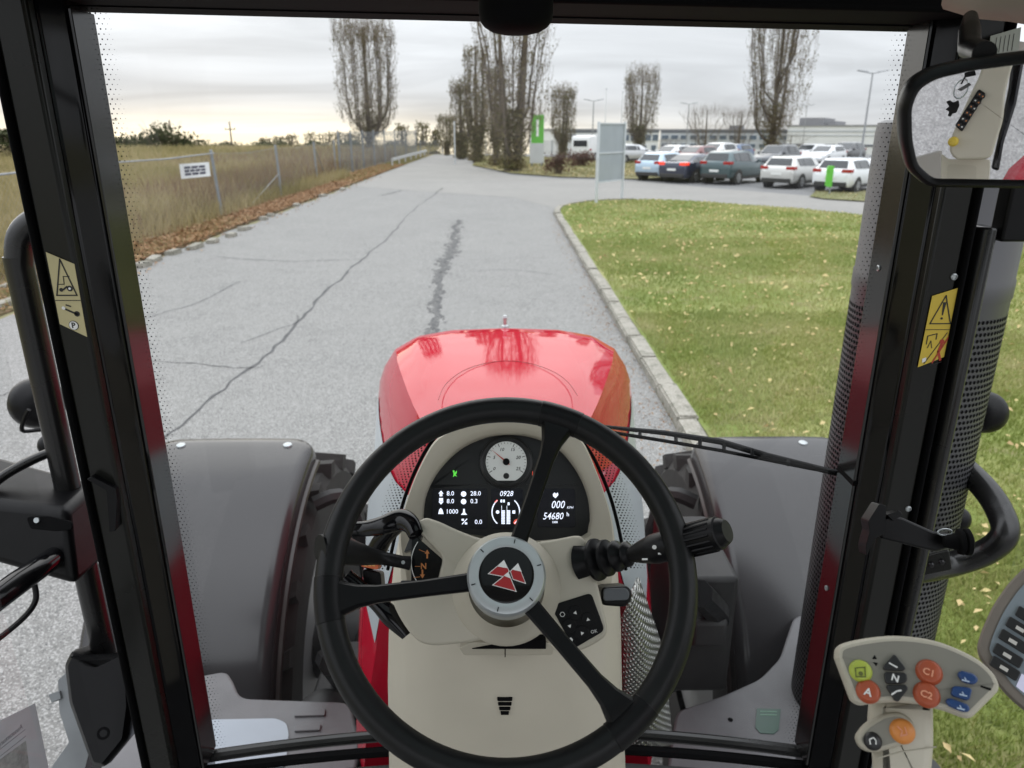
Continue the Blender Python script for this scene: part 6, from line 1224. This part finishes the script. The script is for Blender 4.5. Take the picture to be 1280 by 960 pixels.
mb = MB(); line(mb, HF, [HF.px(a, b, .0046) for a, b in ((1115, 868), (1121, 864), (1126, 863))], .0012, .0044, .0048); part(mb, 'button_mark', white_i, hd, smooth=0)
for L in ([(1195, 843), (1200, 839), (1216, 843), (1222, 850), (1217, 857), (1201, 853)], [(1189, 858), (1214, 861), (1210, 877), (1187, 870)], [(1180, 876), (1186, 873), (1210, 882), (1211, 890), (1203, 891), (1184, 883)]):
    mb = MB(); mb.prism(HF, rpoly(HF.pxs(L), .003), .0002, .0048); part(mb, 'rocker_button', blu, hd, bevel=.0016)
for px, py in ((1206, 850), (1203, 868), (1200, 885)):
    mb = MB(); line(mb, HF, [HF.px(px-3, py, .0052), HF.px(px+5, py+2, .0052)], .0011, .0049, .0054); line(mb, HF, [HF.px(px, py-3, .0052), HF.px(px+2, py+1, .0052)], .0007, .0049, .0054); part(mb, 'button_mark', mat('mark_blue_white', (.45, .55, .70), .5), hd, smooth=0)
for L in ([(1090, 824), (1093, 819), (1096, 824)], [(1091, 828), (1097, 829), (1095, 833)]): mb = MB(); mb.prism(HF, HF.pxs(L), .0006, .001); part(mb, 'arrow_mark', blkm, hd, smooth=0)
mb = MB(); mb.prism(HF, HF.pxs([(1226, 857), (1239, 861), (1238, 863.5), (1225, 859)]), .0006, .001); part(mb, 'print_mark', blkm, hd, smooth=0)
# stem and thumb pad
TF = tilt(1125, 925, .60, 40, -22)
mb = MB(); mb.loft([[TF.at(u, v, w) for u, v in inset(rpoly(TF.pxs([(1093, 868), (1172, 872), (1173, 930), (1168, 1000), (1098, 1000), (1097, 945), (1090, 905)]), .006), d_)] for d_, w in ((.006, -.045), (0, -.030), (0, -.018), (.004, -.008), (.010, -.005))], True, True); sm = part(mb, 'handle_stem', cream, smooth=50, recalc=True)
pad = rpoly(TF.pxs([(1069, 922), (1080, 906), (1106, 890), (1128, 889), (1144, 902), (1146, 917), (1138, 930), (1093, 943), (1076, 937)]), .008)
mb = MB(); mb.loft([[TF.at(u, v, w) for u, v in inset(pad, d_)] for d_, w in ((.004, -.020), (0, -.012), (.0004, -.004), (.002, -.0015), (.0035, -.001))], True, True); part(mb, 'thumb_pad', cream2, sm, smooth=50, recalc=True)
mb = MB(); mb.prism(TF, inset(pad, .0040), -.0020, -.0004); part(mb, 'thumb_face', facem, sm, smooth=0)
def tbutton(px, py, r_, m, s_=None):
    u, v = TF.px(px, py); R_ = r_*.6/FPX; mb = MB(); mb.loft([[TF.at(u+R_*k*math.cos(a), v+R_*k*math.sin(a), w) for a in np.linspace(0, 2*math.pi, 25)[:24]] for k, w in ((1.15, -.0006), (1.1, .0004), (.95, .0020), (.8, .0030), (.05, .0036))], True, True); part(mb, 'thumb_button', m, sm, smooth=50)
tbutton(1128, 914, 13, mat('button_amber', (.66, .24, .05), .35)); tbutton(1091, 926.5, 9.5, bb_)
mb = MB(); line(mb, TF, [TF.px(a, b, .0038) for a, b in ((1088, 930), (1087, 924), (1092, 922), (1095, 926), (1095, 930))], .0009, .0034, .0040); part(mb, 'button_mark', white_i, sm, smooth=0)
mb = MB(); line(mb, TF, [TF.px(a, b, .0038) for a, b in ((1122, 908), (1128, 914), (1126, 920), (1134, 918), (1131, 909))], .0008, .0034, .0040); part(mb, 'button_mark', omark, sm, smooth=0)
mb = MB(); P = [TF.px(a, b) for a, b in ((1098, 948), (1130, 940), (1172, 934))]; mb.tube([TF.at(*p, -.005) for p in P], .0006, 5); part(mb, 'stem_seam', cream2, sm)
mb = MB(); a, b, c = PD(1150, 1000, .66), PD(1200, 1000, .70), PD(1185, 930, .78); mb.tube([PD(1135, 975, .63), PD(1150, 1040, .66), PD(1160, 1200, .70)], [.03, .04, .05], 16); part(mb, 'armrest', mat('armrest_grey', (.16, .17, .18), .6), smooth=60)
# ------------------------------------------------------------------ terminal at the right edge
XF = tilt(1290, 800, .74, 36, -38)
out_ = rpoly(XF.pxs([(1395, 640), (1330, 672), (1290, 700), (1262, 726), (1240, 758), (1226, 790), (1221, 808), (1224, 820), (1253, 863), (1280, 888), (1330, 920), (1420, 960), (1480, 800)]), .012, 5)
mb = MB(); mb.loft([[XF.at(u, v, w) for u, v in inset(out_, d_)] for d_, w in ((.008, -.04), (0, -.025), (0, -.006), (.002, -.001), (.006, 0), (.009, -.001))], True, True); tm = part(mb, 'terminal', mat('terminal_bezel', (.19, .165, .14), .5, noise=.05, scale=30), smooth=45, recalc=True)
mb = MB(); mb.prism(XF, inset(out_, .0105), -.003, .0002); part(mb, 'terminal_face', mat('terminal_face', (.22, .26, .29), .45, noise=.04, scale=30), tm, smooth=0)
for i, (x0, y0) in enumerate([(1274, 770), (1262, 783), (1253, 798.5), (1246, 816), (1242, 832)]):
    L = [(x0, y0-13), (x0+34, y0+8), (x0+28, y0+20), (x0-6, y0-1)]
    mb = MB(); mb.prism(XF, rpoly(XF.pxs(L), .002), .0002, .003); part(mb, 'terminal_key', bb_, tm, bevel=.0008)
    mb = MB(); cx, cy = x0+14, y0+4; mb.prism(XF, XF.pxs([(cx-5, cy-5.5), (cx+5, cy+.5), (cx+3, cy+4.5), (cx-7, cy-1.5)], .0032), .0031, .0035); part(mb, 'key_label', mat('key_label', (.62, .60, .56), .5), tm, smooth=0)
mb = MB(); mb.prism(XF, XF.pxs([(1277, 842), (1320, 866), (1310, 890), (1270, 858)]), .0002, .001); part(mb, 'terminal_screen', mat('screen_white', (.55, .55, .70), .3, emit=.3), tm, smooth=0)
mb = MB(); mb.tube([XF.at(.05, -.02, -.02), XF.at(.05, -.12, -.12), XF.at(.05, -.5, -.12)], .018, 12); part(mb, 'terminal_arm', blk, tm)

# ------------------------------------------------------------------ inside mirror and what it shows of the rear of the cab
MC = PD(1225, 155, .60); dout = Vector((.30, -1, -.50)).normalized(); mn = ((CAM-MC).normalized()+dout).normalized(); MF = Fr(MC, mn)
mo = rpoly(MF.pxs([(1127, 135), (1140, 105), (1168, 87), (1220, 75), (1290, 66), (1360, 60), (1385, 90), (1390, 190), (1370, 238), (1280, 238), (1160, 236), (1136, 215), (1128, 180)]), .008, 5)
mb = MB(); mb.loft([[MF.at(u, v, w) for u, v in inset(mo, d_)] for d_, w in ((.012, -.030), (.002, -.022), (0, -.010), (.001, -.002), (.004, .001), (.007, 0), (.0085, -.003))], True, True); mir = part(mb, 'inside_mirror', blk, smooth=50, recalc=True)
mb = MB(); mb.prism(MF, inset(mo, .0080), -.006, -.0025); part(mb, 'mirror_glass', mat('mirror_silver', (.86, .86, .88), .012, 1.0), mir, smooth=0)
mb = MB(); mb.tube([MF.at(-.004, .05, -.02), PY(1212, 60, .72), PY(1212, 38, .78), PY(1213, 22, .84)], [.009, .0095, .0095, .007], 14); part(mb, 'mirror_stem', blk, mir, smooth=60)
def mray(px, py):
    r = ray(px, py); t = (MF.o-CAM).dot(MF.n)/r.dot(MF.n); p = CAM+r*t; r = r.normalized(); return p, r-MF.n*2*r.dot(MF.n)
def mpx(fr, px, py):
    p, r = mray(px, py); t = (fr.o-p).dot(fr.n)/r.dot(fr.n); q = p+r*t-fr.o; return (q.dot(fr.u), q.dot(fr.v))
def mfr(px, py, d_): p, r = mray(px, py); return Fr(p+r*d_, -r)
mps = lambda fr, L: [mpx(fr, a, b) for a, b in L]
cf = mfr(1225, 150, .72)
mb = MB(); mb.prism(cf, rpoly(mps(cf, [(1226, 96), (1234, 60), (1275, 60), (1265, 90), (1258, 118), (1256, 150), (1240, 200), (1195, 201), (1187, 189), (1192, 168), (1219, 109)]), .01), -.05, 0); rc = part(mb, 'rear_console', cream, bevel=.006, seg=3)
mb = MB(); mb.prism(cf, rpoly(mps(cf, [(1195, 158), (1225, 112), (1234, 118), (1204, 166)]), .003), .0005, .005); part(mb, 'switch_panel', blk, rc, bevel=.001)
for k in range(6):
    for j in range(2):
        u, v = mpx(cf, 1200+k*5.2+j*4, 157-k*7.6+j*2.6); mb = MB(); mb.prism(cf, rrect(u-.0032, v-.0028, u+.0032, v+.0028, .001, 2), .005, .008); part(mb, 'switch', bb_, rc, smooth=0); mb = MB(); mb.prism(cf, circ(u, v, .0012, 8), .008, .0085); part(mb, 'switch_light', [amber, white_i, amber][(k+j) % 3], rc, smooth=0)
mb = MB(); u, v = mpx(cf, 1193, 178); mb.lathe(Fr(cf.at(u, v), cf.n), [(.008, 0), (.0075, .010), (.005, .013), (.001, .014)], 18); part(mb, 'yellow_knob', ylw, rc)
tf = mfr(1200, 210, .76); mb = MB(); mb.prism(tf, rpoly(mps(tf, [(1178, 192), (1186, 200), (1240, 200), (1236, 260), (1176, 260)]), .006), -.05, 0); tr_ = part(mb, 'side_console', cream, bevel=.005)
mb = MB(); mb.prism(tf, rpoly(mps(tf, [(1186, 206), (1222, 208), (1221, 250), (1184, 250)]), .006), -.001, .001); part(mb, 'tray', cream2, tr_)
sf2 = mfr(1150, 215, .95); mb = MB(); mb.prism(sf2, mps(sf2, [(1100, 215), (1141, 198), (1179, 188), (1179, 270), (1100, 270)]), -.04, 0); part(mb, 'rear_shelf', mat('shelf_beige', (.36, .34, .31), .6, noise=.05, scale=10), bevel=.004)
bf = mfr(1260, 150, .90); mb = MB(); mb.prism(bf, mps(bf, [(1268, 60), (1285, 60), (1272, 130), (1256, 180), (1250, 215), (1240, 212), (1254, 150), (1262, 110)]), -.06, 0); part(mb, 'rear_door_post', blkg, bevel=.004)
rf = mfr(1275, 220, 1.15); mb = MB(); mb.prism(rf, mps(rf, [(1246, 240), (1262, 212), (1300, 178), (1400, 150), (1400, 300), (1240, 300)]), -.05, 0); part(mb, 'rear_mudguard', red, bevel=.02)
# keys hanging in front of the rear console
kf = mfr(1200, 118, .60); KR = empty('key_ring', kf.o, 0, 'keys on a steel ring with a dark animal shaped fob seen in the inside mirror', 'keys')
kc_ = lambda mb, n_, m, **k: schild(mb, n_, m, KR, **k)
u, v = mpx(kf, 1203, 112); mb = MB(); mb.tube([kf.at(u+.0085*math.cos(a), v+.013*math.sin(a), 0) for a in np.linspace(0, 2*math.pi, 25)[:24]], .0012, 6, closed=True); kc_(mb, 'ring', silver)
mb = MB(); mb.prism(kf, rpoly(mps(kf, [(1184, 128), (1189, 126), (1193, 129), (1200, 126), (1201, 133), (1197, 142), (1192, 143), (1190, 147), (1186, 146), (1188, 140), (1183, 138), (1188, 134)]), .0015), -.004, .004); kc_(mb, 'fob', blk, bevel=.001)
mb = MB(); mb.prism(kf, rpoly(mps(kf, [(1198, 113), (1213, 104), (1216, 107), (1203, 115)]), .0012), -.003, .003); kc_(mb, 'key', mat('key_grey', (.10, .10, .10), .4, .5), bevel=.0006)
mb = MB(); mb.prism(kf, rpoly(mps(kf, [(1207, 92), (1220, 88), (1222, 95), (1207, 98)]), .0015), -.005, .005); mb.tube([kf.at(*mpx(kf, 1203, 106)), kf.at(*mpx(kf, 1208, 97))], .0014, 6); kc_(mb, 'ignition_key', blk, bevel=.001)
# label and grab strap at the top right, cream corner of the headliner
f = Fr((.66, 1.028, 2.8), (0, -1, 0)); mb = MB(); mb.prism(f, f.pxs([(1238, 45), (1276, 34), (1270, 90), (1233, 90)]), 0, .0008); lbp = part(mb, 'pillar_label', mat('label_grey', (.36, .38, .33), .5, noise=.04, scale=30), PIL[1], smooth=0)
mb = MB()
for k in range(5): x = 1246+k*5.4; line(mb, f, [f.px(x, 47-k*1.2, .001), f.px(x-3, 66-k*.8, .001)], .0006, .0009, .0012)
part(mb, 'label_lines', inkb, PIL[1], smooth=0)
part(vprism([(.690, 1.060), (.690, 1.0295), (.76, 1.0295), (.76, 1.060)], 2.60, 3.0), 'pillar_head', blk, PIL[1], bevel=.004)
mb = MB(); f = Fr(PD(1250, 0, .72), (0, -.3, -1), (0, 1, 0)); mb.tube([PD(1195, -12, .80), PD(1230, 2, .78), PD(1270, 6, .76), PD(1320, 8, .72)], [.02, .017, .016, .02], 14); part(mb, 'headliner_corner', mat('headliner_cream', (.40, .34, .29), .7), smooth=60)
mb = MB(); mb.tube([PY(1189, 38, 1.12), PY(1184, 52, 1.12)], .004, 6); mb.tube([PY(1184, 50, 1.12), PY(1176, 68, 1.12), PY(1168, 95, 1.12)], .0022, 6); mb.tube([PY(1186, 50, 1.12), PY(1184, 60, 1.12), PY(1177, 68, 1.12)], .0018, 6); part(mb, 'blind_cord', blk)
# sheet of paper taped to the left door glass, seen from its back
pf_ = Fr(PX(20, 930, -.728), (1, -.02, 0)); PAP = empty('paper_sheet', pf_.at(0, 0, 0), 0, 'thin printed paper sheet stuck to the outside of the left door glass', 'paper')
mb = MB(); mb.prism(pf_, pf_.pxs([(44, 879), (66, 985), (-60, 1010), (-60, 930)]), -.0004, 0); schild(mb, 'sheet', mat('paper', (.52, .52, .56), .8, noise=.04, scale=30), PAP, smooth=0)
ptx = mat('paper_print', (.20, .20, .23), .8); pgrey = mat('paper_picture', (.33, .33, .33), .8, noise=.35, scale=90)
a, b = Vector(pf_.px(32, 899)), Vector(pf_.px(0, 925)); rot = math.atan2(a.y-b.y, a.x-b.x); c = (a+b)/2
mb = MB(); text_mb(mb, pf_, 'Ausstattung', c.x-.008, c.y-.004, .011, .0005, 0, rot, 'CENTER', 0, mirror=True); schild(mb, 'heading', ptx, PAP, smooth=0)
mb = MB(); line(mb, pf_, [pf_.px(31, 912), pf_.px(-30, 960)], .0006, .0002, .0006); line(mb, pf_, [pf_.px(32, 920), pf_.px(-30, 969)], .0005, .0002, .0006); schild(mb, 'ruled_lines', ptx, PAP, smooth=0)
mb = MB(); mb.prism(pf_, pf_.pxs([(32, 926), (40, 990), (-40, 990), (-40, 978)]), .0002, .0006); schild(mb, 'picture', pgrey, PAP, smooth=0)
